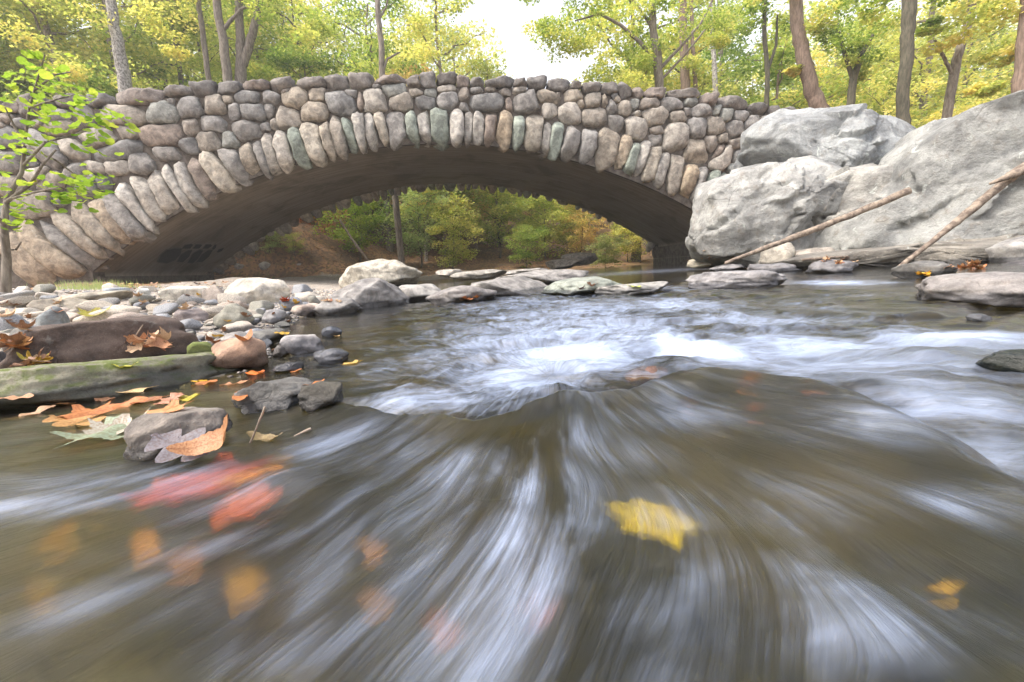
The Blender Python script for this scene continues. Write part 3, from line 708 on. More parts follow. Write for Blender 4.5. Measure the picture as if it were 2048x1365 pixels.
# ------------------------------------------------------------------ rocks
def free_rock(seed, sub=4, q=2.4, cuts=8, cutd=(.55, .9), rough=.07, freq=1.4, flat=0):
    v, f = ico(sub); rs_ = random.Random(seed)
    v = v/((np.abs(v)**q).sum(1)**(1/q))[:, None]
    v = v*(1+.16*fbm(v*1.1+seed*1.7, 2, seed % 91))[:, None]
    for _ in range(cuts):
        n_ = np.array([rs_.gauss(0, 1), rs_.gauss(0, 1), rs_.gauss(0, .8)]); n_ /= np.linalg.norm(n_)
        d_ = (v@n_).max()*rs_.uniform(*cutd)
        v = v-n_*(np.maximum(v@n_-d_, 0)*.94)[:, None]
    v = v*(1+rough*fbm(v*freq*2+seed, 4, seed % 83, .55))[:, None]
    v = v/np.abs(v).max(0)
    return v, f
def bb_rock(name, label, u0, v0, u1, v1, color, cat='rock', depth=.8, seed=1, mat='rock', cuts=8, q=2.4, rough=.06, sink=.35, group=None, sub=4, rz=0, y=None):
    """a rock whose front foot stands where the photo shows it, sized by its distance"""
    uc = (u0+u1)/2
    fp = hitg(uc, v1) if y is None else ony(uc, v1, y)
    dd = fdepth(fp); W = (u1-u0)/F*dd; D = W*depth
    dirh = fp[:2]/np.linalg.norm(fp[:2]); cxy = fp[:2]+dirh*D*.45
    zt = ony(uc, v0, cxy[1])[2]; H = max(zt-fp[2], W*.08)
    hz = H*(1+sink)/2
    P, f = free_rock(seed, sub, q, cuts, rough=rough)
    ca, sa = math.cos(rz), math.sin(rz)
    P = P*[W/2, D/2, hz]
    o = mk(name, P, f, M[mat], loc=(cxy[0], cxy[1], fp[2]+H-hz))
    o.rotation_euler = (0, 0, -math.atan2(dirh[0], dirh[1])+rz)
    o.color = tuple(color)+(1,)
    tag(o, label, cat, group); ROCKS.append((cxy[0], cxy[1], W/2)); return o
ROCKS = []
def outline_boulder(name, label, poly, y, thick, color, seed, mat='boulder', cuts=10, cat='boulder', sub=6, rough=.05, q=2.5, cutd=(.75, .96), tilt=0):
    pts = np.array([ony(u, v, y) for u, v in poly]); xz = pts[:, [0, 2]]
    cen = xz.mean(0); d = xz-cen; an = np.arctan2(d[:, 1], d[:, 0])
    tb = np.linspace(0, 2*math.pi, 180, endpoint=False); r = np.zeros(180)
    nx = np.roll(xz, -1, 0)
    for i, t in enumerate(tb):
        dr = np.array([math.cos(t), math.sin(t)]); best = .1
        for a, b in zip(xz-cen, nx-cen):
            e = b-a; den = dr[0]*e[1]-dr[1]*e[0]
            if abs(den) < 1e-9: continue
            tt_ = (a[0]*e[1]-a[1]*e[0])/den; w_ = (a[0]*dr[1]-a[1]*dr[0])/den
            if tt_ > 0 and -1e-6 <= w_ <= 1+1e-6: best = max(best, tt_)
        r[i] = best
    for _ in range(2): r = .25*np.roll(r, 1)+.5*r+.25*np.roll(r, -1)
    P, f = outlined_rock(r, thick, seed, sub, cuts, cutd, rough*.6, q)
    mr_ = float(np.mean(r))
    # ledges and fractures: stepped strata plus fine relief
    pp = P/mr_
    lay = fbm(pp*np.array([1.2, 1.2, 3.5])+seed, 4, seed % 71, .55)
    q_ = lay*3.5; stp = (np.floor(q_)+sstep(.35, .65, q_-np.floor(q_)))/3.5*.85+lay*.15
    nrm = P/np.linalg.norm(P/np.array([mr_, thick, mr_]), axis=1)[:, None]/np.array([mr_, thick, mr_])**2
    nrm /= np.linalg.norm(nrm, axis=1)[:, None]
    rr_ = np.random.RandomState(seed); K = 46
    cc_ = pp[rr_.randint(0, len(pp), K)]; tl_ = rr_.normal(size=(K, 3))*.20; of_ = rr_.uniform(-.05, .06, K)
    wp = pp+.10*np.stack([fbm(pp*2.5+k*9, 3, 31+k) for k in range(3)], -1)
    ax_ = np.array([.55, .8, 1.25]); an_ = .45; Rt = np.array([[math.cos(an_), 0, math.sin(an_)], [0, 1, 0], [-math.sin(an_), 0, math.cos(an_)]])
    dd_ = (((wp[:, None, :]-cc_[None])@Rt.T*ax_)**2).sum(-1); ni = dd_.argmin(1)
    fac_ = of_[ni]+((pp-cc_[ni])*tl_[ni]).sum(1)
    P = P+nrm*((fac_*1.0+stp*.035+.012*fbm(pp*9+3, 4, 13, .6))*mr_)[:, None]*np.array([.5, 1, .5])
    o = mk(name, P, f, M[mat], loc=(cen[0], y, cen[1])); o.color = tuple(color)+(1,)
    tag(o, label, cat); ROCKS.append((cen[0], y, mr_)); return o
A_ = [(1395,480),(1393,440),(1420,395),(1470,335),(1520,308),(1600,320),(1680,362),(1730,395),(1745,450),(1730,530),(1600,540),(1480,535),(1425,512),(1403,496)]
outline_boulder('boulder', 'huge pale grey angular boulder at the right foot of the stone bridge', A_, 9.0, 1.5, (.35, .362, .355), 5, cuts=26, cutd=(.6,.92), q=3.6)
B_ = [(1512,290),(1526,236),(1590,204),(1660,204),(1745,222),(1815,250),(1878,298),(1940,380),(1890,470),(1740,470),(1650,410),(1580,350),(1535,325),(1512,306)]
outline_boulder('boulder', 'bluish grey slab boulder perched on top beside the bridge parapet end', B_, 10.2, 1.6, (.32, .345, .355), 23, cuts=26, cutd=(.6,.92), q=3.6)
C_ = [(1680,545),(1750,450),(1830,365),(1880,285),(1930,238),(2000,228),(2080,245),(2250,300),(2350,420),(2330,560),(1900,560),(1760,550)]
outline_boulder('boulder', 'enormous sloping grey boulder filling the right edge with a branch leaning on it', C_, 7.6, 1.6, (.29, .305, .30), 41, cuts=16, cutd=(.6,.95))
D_ = [(1610,380),(1680,335),(1800,330),(1900,360),(1930,440),(1900,540),(1760,550),(1650,545),(1600,480)]
outline_boulder('boulder', 'low tan shoulder of rock between the two big right boulders', D_, 8.8, 1.2, (.32, .325, .31), 57, cuts=14, cutd=(.66,.95))
bb_rock('rock', 'grey lichen spotted rock low at the right edge of the frame', 1960, 462, 2110, 535, (.36,.36,.35), y=5.6, seed=61, mat='rock')
E_ = [(1540,545),(1620,512),(1740,500),(1880,485),(2060,470),(2250,480),(2300,590),(2000,560),(1750,556)]
outline_boulder('rock_shelf', 'tan bedrock shelf running along the waterline under the right boulders', E_, 7.0, 1.3, (.25, .24, .215), 63, cat='rock shelf')
# named rocks of the left bank
bb_rock('rock', 'big dark brown boulder with dry leaves heaped against it', 84, 632, 387, 738, (.115,.088,.075), seed=3, depth=.46, q=4.2, cuts=7, rough=.05, sub=5, cat='boulder')
bb_rock('rock', 'long olive green mossy slab lying at the waterline', -70, 712, 468, 800, (.22,.215,.165), seed=8, depth=.34, q=2.4, cuts=6, rough=.08, mat='mossrock', sub=5, sink=.5)
bb_rock('rock', 'blackish rock cut off by the left edge', -110, 694, 52, 768, (.065,.06,.062), seed=14, depth=.5, cuts=9)
bb_rock('rock', 'orange and grey flat sided rock beside the mossy slab', 420, 672, 545, 742, (.42,.28,.20), seed=17, depth=.9, q=3, cuts=9)
bb_rock('rock', 'grey flat topped stone just behind the orange rock', 438, 662, 520, 700, (.30,.29,.28), seed=19, depth=.8, cuts=9)
bb_rock('rock', 'wet black rock shining in the current right of the mossy slab', 478, 746, 655, 826, (.13,.13,.125), seed=26, depth=.75, cuts=11, rough=.09, sub=5)
bb_rock('rock', 'small dark wet lump joined to the black rock on its right', 600, 765, 690, 818, (.10,.095,.08), seed=27, depth=.8, cuts=8, rough=.1)
bb_rock('rock', 'brown grey rock in the foreground with two fallen leaves on it', 278, 810, 470, 905, (.25,.225,.20), seed=31, depth=.85, q=2.3, cuts=7, sub=5)
bb_rock('rock', 'bright cream white boulder on the gravel under the arch', 457, 553, 582, 608, (.62,.59,.52), seed=34, depth=.8, cuts=7, sub=5)
bb_rock('rock', 'low white slab left of the cream boulder', 325, 571, 425, 602, (.60,.57,.51), seed=36, depth=.8, cuts=6, q=3)
bb_rock('rock', 'grey brown lumpy rock between the two white ones', 408, 571, 458, 606, (.33,.29,.26), seed=38, cuts=8)
bb_rock('rock', 'smooth olive grey boulder at the edge of the quiet water', 436, 606, 514, 660, (.27,.27,.23), seed=43, cuts=3, q=2.2)
bb_rock('rock', 'largest cream and grey boulder standing under the middle of the arch', 680, 517, 862, 577, (.44,.42,.36), cat='boulder', seed=46, cuts=5, sub=5, depth=.6)
bb_rock('rock', 'grey boulder with a dark hollow in front of the largest one', 662, 550, 835, 616, (.29,.285,.28), cat='boulder', seed=48, cuts=8, sub=5, depth=.7)
bb_rock('rock', 'pointed grey rock at the left foot of the hollowed boulder', 628, 594, 728, 630, (.30,.295,.285), seed=51, cuts=9)
bb_rock('rock', 'flat pale rock just right of the hollowed boulder', 795, 566, 905, 602, (.36,.355,.34), seed=53, cuts=9, q=3)
bb_rock('rock', 'small blue grey stone by the little patch of red leaves', 560, 594, 606, 624, (.24,.26,.29), seed=55, cuts=8)
bb_rock('rock', 'low pinkish stone at the water edge beside the pointed rock', 583, 609, 634, 634, (.42,.35,.30), seed=56, cuts=6)
bb_rock('rock', 'grey stone in front of the cream boulder at the waterline', 526, 617, 576, 650, (.30,.30,.31), seed=58, cuts=7)
bb_rock('rock', 'small round blue grey stone alone in the calm water', 645, 652, 685, 674, (.22,.24,.28), seed=62, cuts=2, q=2)
bb_rock('rock', 'flat wet double slab standing in the calm water', 566, 668, 650, 708, (.40,.39,.39), seed=64, cuts=7, q=3.4, depth=.6)
bb_rock('rock', 'tiny wet stone touching the left end of the double slab', 544, 690, 580, 714, (.24,.22,.20), seed=65, cuts=6)
bb_rock('rock', 'rounded blue grey stone with a wet rim right of the double slab', 632, 694, 704, 728, (.24,.25,.27), seed=66, cuts=3, q=2.1)
bb_rock('rock', 'round bright green mossy stone behind the mossy slab', 380, 683, 424, 716, (.20,.24,.08), seed=68, cuts=1, mat='mossrock')
bb_rock('rock', 'pointed blue grey rock rising behind the dark brown boulder', 86, 612, 140, 660, (.29,.32,.33), seed=71, cuts=9)
bb_rock('rock', 'sharp edged tan slab with a brown front on the gravel', 85, 594, 205, 626, (.34,.31,.26), seed=73, cuts=12, q=4, depth=.7)
bb_rock('rock', 'long pale tan slab behind the sharp edged one', 130, 583, 270, 606, (.40,.37,.31), seed=75, cuts=6, q=3)
bb_rock('rock', 'light blue stone at the edge of the shade under the bridge', 203, 575, 256, 594, (.36,.41,.46), seed=77, cuts=6)
bb_rock('rock', 'small white round stone beside the light blue one', 276, 574, 300, 594, (.48,.50,.49), seed=78, cuts=4)
bb_rock('rock', 'dark reddish grey block left of the olive boulder', 350, 617, 414, 648, (.27,.24,.235), seed=81, cuts=11, q=3.4)
bb_rock('rock', 'long grey stone running into the water below the olive boulder', 478, 655, 570, 690, (.25,.25,.23), seed=83, cuts=5, q=2.6)
bb_rock('rock', 'thin dark wet slab half sunk below the double slab', 548, 725, 608, 745, (.17,.17,.18), seed=85, cuts=6, q=3)
bb_rock('rock', 'grey green slab left of the dark brown boulder', 20, 652, 100, 712, (.25,.25,.23), seed=87, cuts=5, depth=1.0)
# flat slabs of the middle and far water
bb_rock('rock_slab', 'large smooth greenish slab with a dark undercut left end', 1072, 551, 1255, 592, (.25,.28,.25), 'rock slab', seed=101, depth=1.2, q=3.2, cuts=9, sub=5)
bb_rock('rock_slab', 'low wet grey slab with a green leaf on it right of the greenish slab', 1180, 562, 1345, 590, (.27,.27,.26), 'rock slab', seed=103, depth=.9, q=3, cuts=9, sub=5)
bb_rock('rock_slab', 'pale flat ledge left of the greenish slab', 930, 553, 1110, 593, (.27,.265,.255), 'rock slab', seed=105, depth=1.3, q=3, cuts=12)
bb_rock('rock_slab', 'low broken ledge by the small leaf clump', 845, 570, 1000, 606, (.25,.24,.235), 'rock slab', seed=107, depth=1.0, q=3, cuts=12)
for i_, (a0, b0, a1, b1, yy_, lab) in enumerate(((960,539,1190,566,8.0,'broad flat grey ledge across the far pool'), (1010,537,1110,546,13,'thin pale ledge behind the broad one'), (900,540,1020,556,11,'light bouldery ledge at the far left of the pool'),
        (1085,518,1165,534,24,'stacked angular rocks on the far bank'), (1120,505,1200,525,25,'dark angular rocks above the stacked ones'), (870,538,930,552,16,'rounded pale rock left of the far pool'))):
    bb_rock('rock_slab', lab, a0, b0, a1, b1, [(.29,.285,.275),(.32,.31,.29),(.33,.32,.29),(.33,.30,.26),(.28,.26,.23),(.38,.36,.32)][i_], 'rock slab', seed=111+i_*3, depth=.6, q=3.2, cuts=9, y=yy_, sub=4)
bb_rock('rock_slab', 'long flat grey slab with water pouring off its right end', 1372, 541, 1573, 577, (.26,.26,.27), 'rock slab', seed=131, depth=.5, q=3.6, cuts=6, sub=5)
bb_rock('rock_slab', 'low dark slab behind the long flat one', 1470, 527, 1592, 546, (.22,.22,.23), 'rock slab', seed=133, depth=.6, q=3, cuts=8)
bb_rock('rock', 'rounded dark grey rock at the foot of the big right boulder', 1618, 518, 1712, 547, (.19,.19,.20), seed=135, cuts=6)
bb_rock('rock_slab', 'dark slab with yellow leaves stuck to its near edge', 1795, 522, 1905, 557, (.17,.17,.165), 'rock slab', seed=137, depth=.7, q=3, cuts=8)
bb_rock('rock', 'big smooth grey rock with a wet blue base at the right side', 1850, 545, 2075, 612, (.25,.24,.235), seed=139, depth=.7, q=2.7, cuts=6, sub=5, cat='boulder')
bb_rock('rock', 'dark green wet rock at the far right in the rapids', 1975, 702, 2110, 750, (.05,.065,.05), seed=141, depth=.8, cuts=7)
bb_rock('rock', 'tiny rounded stone breaking the green water on the right', 1938, 627, 1978, 644, (.26,.27,.28), seed=143, cuts=2)
bb_rock('rock_slab', 'long dark ledge under the enormous boulder', 1815, 503, 2080, 537, (.17,.17,.18), 'rock slab', seed=145, depth=.5, q=3.2, cuts=6, y=6.0)
bb_rock('rock', 'small pale boulder on which the lower pole rests', 1510, 482, 1585, 526, (.42,.40,.35), seed=147, cuts=9, y=7.6)
bb_rock('rock', 'split grey brown rock by the pale boulder', 1580, 492, 1665, 528, (.30,.28,.25), seed=149, cuts=12, y=7.6)
bb_rock('rock_slab', 'low slab strewn with leaves beside the dark abutment', 1368, 514, 1455, 533, (.33,.31,.25), 'rock slab', seed=151, cuts=6, q=3, depth=.8, y=10)
bb_rock('rock', 'grey rock at the water edge right of the leafy slab', 1420, 528, 1500, 543, (.24,.24,.25), seed=153, cuts=7)
_pk = bb_rock('rock', 'pinkish sunken rock with white water folding over it', 1248, 712, 1338, 752, (.42,.24,.18), seed=155, cuts=3, depth=.9)
bb_rock('rock', 'small grey stone at the right edge in the shallows', 2000, 520, 2090, 548, (.30,.28,.27), seed=157, cuts=7, y=5.0)

_pk.location.z -= .030
# cobbles scattered on the gravel bar
rnd = random.Random(5)
CPAL = [((.50,.45,.38), 'tan'), ((.38,.38,.38), 'grey'), ((.34,.36,.39), 'blue grey'), ((.58,.54,.48), 'cream'), ((.48,.41,.36), 'pinkish'), ((.33,.33,.29), 'olive'), ((.50,.46,.40), 'tan')]
cob_meshes = []
for k in range(8):
    P, f = free_rock(300+k, 3, rnd.choice([2.1, 2.5, 3.0]), rnd.randint(6, 13), (.5, .9), rough=.06)
    o = mk('cobble', P, f, M['smallrock']); cob_meshes.append(o.data); bpy.data.objects.remove(o)
cnt = 0; tries = 0; placed = []
while cnt < 285 and tries < 20000:
    tries += 1
    u = rnd.uniform(-10, 640); v = rnd.uniform(584, 720) if rnd.random() < .75 else rnd.uniform(600, 700)
    p = hitg(u, v)
    d = float(river_sd(p[0], p[1]))
    if d < -.25 or p[1] > 13 or p[2] < -.02: continue
    r = rnd.choice([.03, .045, .06, .08, .12, .16])*(.5+.13*p[1])*rnd.uniform(.7, 1.25)
    if any((p[0]-a)**2+(p[1]-b)**2 < (r*.75+cr*.9)**2 for a, b, cr in ROCKS): continue
    if any((p[0]-a)**2+(p[1]-b)**2 < (r*.8+cr*.8)**2 for a, b, cr in placed): continue
    placed.append((p[0], p[1], r))
    o = bpy.data.objects.new('cobble', cob_meshes[rnd.randrange(8)]); COL.objects.link(o)
    hgt_ = r*rnd.uniform(.35, .65)
    zg = float(T(np.array([p[0]]), np.array([p[1]]))[0])
    o.location = (p[0], p[1], zg+hgt_*.55); o.scale = (r*rnd.uniform(.8, 1.2), r*rnd.uniform(.6, 1), hgt_)
    o.rotation_euler = (rnd.uniform(-.15, .15), rnd.uniform(-.15, .15), rnd.uniform(0, 6.28))
    cl, nm = rnd.choice(CPAL); kk = rnd.uniform(.8, 1.15); o.color = (cl[0]*kk, cl[1]*kk, cl[2]*kk, 1)
    tag(o, f'{nm} cobble lying among others on the gravel bar left of the stream', 'cobble', f'{nm} cobbles on the gravel bar')
    cnt += 1
# fine pebbles: uncountable
acc = Acc(); pv, pf_ = ico(1); n_p = 0
for _ in range(9000):
    if rnd.random() < .6: u, v = rnd.uniform(-20, 700), rnd.uniform(570, 740)
    else: u, v = rnd.uniform(480, 720), rnd.uniform(560, 600)
    d_ = ray(u, v)
    yv = rnd.uniform(1.5, 10)
    x_ = d_[0]/d_[1]*yv
    dd_ = float(river_sd(x_, yv))
    if dd_ < -.2 or dd_ > 6.5: continue
    r = rnd.uniform(.006, .022)*(.4+.12*yv)
    zg = float(T(np.array([x_]), np.array([yv]))[0])
    an = rnd.uniform(0, 6.28); ca, sa = math.cos(an), math.sin(an)
    q = pv*np.array([r*rnd.uniform(.8, 1.3), r*rnd.uniform(.6, 1), r*.55])*(1+.2*np.sin(pv.sum(1)*5+an))[:, None]
    q = np.stack([q[:, 0]*ca-q[:, 1]*sa, q[:, 0]*sa+q[:, 1]*ca, q[:, 2]], -1)
    acc.add(q+[x_, yv, zg+r*.3], pf_, np.array(rnd.choice(CPAL)[0])*rnd.uniform(.8, 1.25))
o = acc.build('gravel', stone_mat('pebble', .08, tint_attr=True, wet=True, bumpd=.001, lichen=0, cracks=0))
tag(o, 'fine tan and grey pebbles between the cobbles of the bar', 'gravel', kind='stuff')

# ------------------------------------------------------------------ driftwood
def px_path(pts): return np.array([ony(u, v, y) for u, v, y in pts])
def stick(name, label, pts, radpx, sides=10, knots=3, seed=1, cat='driftwood'):
    r_ = random.Random(seed); P = px_path(pts)
    Q = np.concatenate([np.linspace(P[i], P[i+1], 9)[:-1] for i in range(len(P)-1)]+[P[-1:]])
    n = len(Q); rads = np.interp(np.linspace(0, 1, n), np.linspace(0, 1, len(radpx)), radpx)
    rads = np.array([r0/F*fdepth(q)/2 for r0, q in zip(rads, Q)])
    Q = Q+np.array([[r_.uniform(-1, 1)*.12*rr_ for _ in range(3)] for rr_ in rads])
    V, f = tube(Q, rads*(1+.08*np.array([r_.uniform(-1, 1) for _ in range(n)])), sides)
    V = np.r_[V, Q[:1]+(Q[0]-Q[1])*.25, Q[-1:]+(Q[-1]-Q[-2])*.25]
    a = len(V)-2; fl = [tuple(x) for x in f]
    fl += [(a, (k+1) % sides, k) for k in range(sides)]+[(a+1, (n-1)*sides+k, (n-1)*sides+(k+1) % sides) for k in range(sides)]
    o = mk(name, V, fl, M['wood']); tag(o, label, cat); return o
stick('driftwood_pole', 'long straight bare pole leaning up across the pale boulder', [(1452,526,7.0),(1600,470,7.2),(1700,432,7.2),(1818,382,7.1)], [7,12,13,15], seed=2)
stick('driftwood_branch', 'thick forked dead branch leaning on the enormous right boulder', [(1790,541,5.4),(1862,485,5.5),(1930,430,5.6),(2000,372,5.7),(2080,310,5.8)], [8,10,15,17,20], seed=4)
stick('driftwood_branch', 'short broken branch stub crossing above the thick forked one', [(1980,368,5.6),(2020,352,5.6),(2090,326,5.7)], [5,15,18], seed=6)
stick('driftwood_stick', 'thin pale twig with peeling bark lying on the rocks below the pole', [(1605,520,6.6),(1650,517,6.6),(1700,513,6.7)], [5,7,3], seed=8)

# ------------------------------------------------------------------ foliage and trees
def leaf_cloud(cents, rads, counts, size, seed, flat=.5, droop=0, jit=1.0):
    rs_ = np.random.RandomState(seed); V = []; C_ = []
    for (cx, cy, cz), (rx, ry, rz), n in zip(cents, rads, counts):
        d = rs_.normal(size=(n, 3)); d /= np.linalg.norm(d, axis=1)[:, None]
        rad = rs_.uniform(.25, 1, (n, 1))**.6
        pos_ = np.array([cx, cy, cz])+d*rad*np.array([rx, ry, rz])
        nz = rs_.normal(size=(n, 3))*np.array([1, 1, 1]); nz[:, 2] = np.abs(nz[:, 2])+flat*2
        nz /= np.linalg.norm(nz, axis=1)[:, None]
        t = np.cross(nz, rs_.normal(size=(n, 3))); t /= np.linalg.norm(t, axis=1)[:, None]
        b = np.cross(nz, t); sz = size*rs_.uniform(.55, 1.3, (n, 1))
        quad = np.stack([pos_-t*sz*.55, pos_+b*sz*.38, pos_+t*sz*.6, pos_-b*sz*.38], 1)
        V.append(quad.reshape(-1, 3))
        cval = np.clip(rs_.normal(rs_.uniform(.2, .75), .16, n), 0, 1)
        C_.append(np.repeat(cval, 4))
    V = np.concatenate(V); cv = np.concatenate(C_); f = np.arange(len(V)).reshape(-1, 4)
    return V, f, np.stack([cv, cv, cv, np.ones_like(cv)], -1)
def crown_obj(name, data, mat, parent):
    V, f, cv = data
    return mk(name, V, f, mat, parent, smooth=False, attrs={'tint': ('FLOAT_COLOR', cv)})
def make_tree_mesh(seed, H, crown_lo, crown_r, n_leaf, leaf, barkm, spread=1.0):
    r_ = random.Random(seed); acc = Acc()
    trunk = wiggle((0, 0, -.5), (r_.uniform(-.6, .6), r_.uniform(-.6, .6), H), 12, .012, r_)
    rad = np.linspace(.24, .05, 12)*H/16; rad[0] *= 1.35
    acc.add(*tube(trunk, rad, 9))
    cents = []; rads = []; cnts = []
    nb = 15
    for k in range(nb):
        t = crown_lo/H+(1-crown_lo/H)*(k+.4)/nb
        p = np.array([np.interp(t*H, trunk[:, 2], trunk[:, j]) for j in range(3)])
        an = k*2.4+r_.uniform(-.5, .5); L = crown_r*(1-.55*abs(t-.55))*r_.uniform(.6, 1.1)
        e = p+np.array([math.cos(an)*L, math.sin(an)*L, L*r_.uniform(.15, .6)])
        br = wiggle(p, e, 6, .05, r_); acc.add(*tube(br, np.linspace(.075, .015, 6)*H/16, 5))
        for j in range(3):
            q = br[3+j-1]+np.array([r_.uniform(-1, 1), r_.uniform(-1, 1), r_.uniform(-.3, .7)])*.9
            cents.append(q); rr_ = r_.uniform(.9, 1.7)*crown_r/4.5; rads.append((rr_*1.25, rr_*1.25, rr_*.6)); cnts.append(n_leaf//(nb*3))
    tr = mk('trunk', np.concatenate(acc.v), np.concatenate(acc.f), M[barkm])
    V, f, cv = leaf_cloud(cents, rads, cnts, leaf, seed)
    cr = mk('crown', V, f, M['lf_green'], smooth=False, attrs={'tint': ('FLOAT_COLOR', cv)})
    dt, dc = tr.data, cr.data
    bpy.data.objects.remove(tr); bpy.data.objects.remove(cr)
    return dt, dc
TYPES = [make_tree_mesh(900+k, H, lo, cr, 9000, .24, bk) for k, (H, lo, cr, bk) in enumerate(((20, 5, 5.0, 'bark'), (17, 3, 4.6, 'bark_dark'), (23, 7, 5.4, 'bark'), (14, 2, 4.2, 'bark_red')))]
BUSHT = [make_tree_mesh(950+k, H, lo, cr, 7000, .15, 'bark_dark') for k, (H, lo, cr) in enumerate(((5.0, .6, 2.6), (4.0, .4, 2.4), (6.5, 1.2, 3.0)))]
def put_tree(kind, x, y, sc, rz, mat, label, group, name='tree', cat='tree', z=None, barkm=None):
    z = float(T(np.array([x]), np.array([y]))[0]) if z is None else z
    t = thing(name, (x, y, z-.1), label, cat, group, rz); t.scale = (sc, sc, sc)
    for nm, d in zip(('trunk', 'crown'), kind):
        o = bpy.data.objects.new(nm, d); COL.objects.link(o); o.parent = t
        if nm == 'crown' or barkm:
            o.material_slots[0].link = 'OBJECT'; o.material_slots[0].material = M[mat] if nm == 'crown' else M[barkm]
    return t
KIND = {'lf_green': 'green leaved', 'lf_yellow': 'yellow green', 'lf_orange': 'orange tinged', 'lf_deep': 'dark green'}
rnd = random.Random(77)
def wood_tree(u, y, sc, mat):
    x = float(ony(u, 500, y)[0])
    put_tree(TYPES[rnd.randrange(4)], x, y, sc, rnd.uniform(0, 6.28), mat, f'{KIND[mat]} tree in the woods beyond the stone bridge', f'{KIND[mat]} trees of the woods behind the bridge')
for row, (yy_, stp_) in enumerate(((34, 120), (42, 95), (52, 80), (66, 70))):
    u = -420+row*31
    while u < 2480:
        uu = u+rnd.uniform(-28, 28); y_ = yy_+rnd.uniform(-3.5, 3.5)
        u += stp_
        gap = 1030 < uu < 1260
        if gap and row < 3: continue
        if 690 < uu < 760 and row in (1, 3): continue
        side = 'R' if uu > 1250 else 'L'
        mat = rnd.choice(['lf_green', 'lf_yellow', 'lf_yellow', 'lf_green'] if side == 'L' else ['lf_yellow', 'lf_green', 'lf_green'])
        if 780 < uu < 1010: mat = rnd.choice(['lf_yellow', 'lf_orange', 'lf_yellow', 'lf_green'])
        sc = rnd.uniform(.85, 1.15)*(1 if not gap else .42)
        wood_tree(uu, y_, sc, mat)
for u_, y_, sc_, mt_ in ((850, 36, 1.0, 'lf_orange'), (905, 40, 1.05, 'lf_yellow'), (955, 38, .9, 'lf_orange'), (1000, 40, .72, 'lf_yellow'), (820, 44, 1.15, 'lf_yellow'), (650, 38, 1.0, 'lf_yellow'), (1290, 42, .7, 'lf_yellow')):
    wood_tree(u_, y_, sc_, mt_)
# understory seen through the arch and over the wall
def bush(u, v, y, hpx, mat, label, k=None, z=None):
    """rooted below pixel (u, v)"""
    p = ony(u, v, y) if y else hitg(u, v, T); y = float(p[1]); zz_ = float(T(np.array([p[0]]), np.array([p[1]]))[0])
    k = rnd.randrange(3) if k is None else k; H = [5.0, 4.0, 6.5][k]
    sc = hpx/F*y/H
    return put_tree(BUSHT[k], p[0], y, sc, rnd.uniform(0, 6.28), mat, label, None, 'shrub' if H*sc < 4 else 'small_tree', 'shrub' if H*sc < 4 else 'small tree', z=min(zz_, p[2]) if zz_ > p[2] else zz_)
for a in ((720,520,29,135,'lf_fresh','bright green bush seen through the left of the arch'), (840,505,31,140,'lf_pale','broad green bush beside the far pool'), (905,535,27,110,'lf_yellow','yellow and peach sapling overhanging the far pool'),
          (650,505,31,100,'lf_pink','pink red leaved bush under the left curve of the arch'), (1000,510,36,150,'lf_green','mid green young tree at the middle of the arch opening'), (950,480,42,130,'lf_orange','orange brown bush high on the far slope'),
          (1090,505,36,120,'lf_yellow','yellow and peach coloured bush right of the arch centre'), (1160,500,34,100,'lf_orange','rusty orange bush near the right of the opening'), (1210,515,28,60,'lf_pale','pale green shrub by the leaf covered bank'),
          (1255,505,33,70,'lf_yellow','yellow green shrub under the right curve of the arch'), (780,490,36,130,'lf_green','deep green tree behind the bright bush'), (600,540,30,40,'lf_green','small green shrub on the brown bank'),
          (1050,520,31,70,'lf_green','low green shrub above the stacked rocks'), (880,470,46,150,'lf_green','tall green sapling far up the slope'), (1130,470,46,120,'lf_yellow','yellow green thicket far behind the arch')):
    bush(*a)
for a in ((548,505,None,40,'lf_pale','small pale shrub on the brown bank at the left of the arch opening'), (592,515,None,45,'lf_green','low leafy shrub on the brown bank right of the pale one'), (508,515,None,26,'lf_yellow','yellow sprig low on the brown bank near the far arch stones'),
          (620,470,33,70,'lf_deep','dark green shrub above the brown bank')):
    bush(*a)
for a in ((515,520,565,540,.36,'grey rock on the leafy bank beyond the arch'), (588,522,622,540,.42,'pale rock on the leafy bank beyond the arch'), (470,526,500,543,.30,'dark rock at the foot of the far arch stones')):
    bb_rock('rock', a[5], a[0], a[1], a[2], a[3], (a[4], a[4]*.98, a[4]*.93), seed=int(a[0]), sub=3)
for k in range(34):
    u = rnd.uniform(560, 1330); y_ = rnd.uniform(38, 60); mat = rnd.choice(['lf_green', 'lf_deep', 'lf_green', 'lf_yellow', 'lf_deep', 'lf_orange'] if u < 1000 else ['lf_green', 'lf_yellow', 'lf_green', 'lf_orange'])
    x = float(ony(u, 500, y_)[0])
    put_tree(BUSHT[rnd.randrange(3)], x, y_, rnd.uniform(.7, 1.3), rnd.uniform(0, 6.28), mat, f'{KIND[mat]} undergrowth bush on the far wooded slope', f'{KIND[mat]} bushes on the far slope', 'shrub', 'shrub')
for k in range(60):                                    # along the road behind the parapets
    u = rnd.uniform(-250, 2350); y_ = rnd.uniform(28, 40)
    if 560 < u < 1330: continue
    mat = rnd.choice(['lf_green', 'lf_yellow', 'lf_green'])
    x = float(ony(u, 400, y_)[0]); z = float(T(np.array([x]), np.array([y_]))[0])
    put_tree(BUSHT[rnd.randrange(3)], x, y_, rnd.uniform(.8, 1.5), rnd.uniform(0, 6.28), mat, f'{KIND[mat]} bush growing behind the road', f'{KIND[mat]} bushes behind the road', 'shrub', 'shrub')
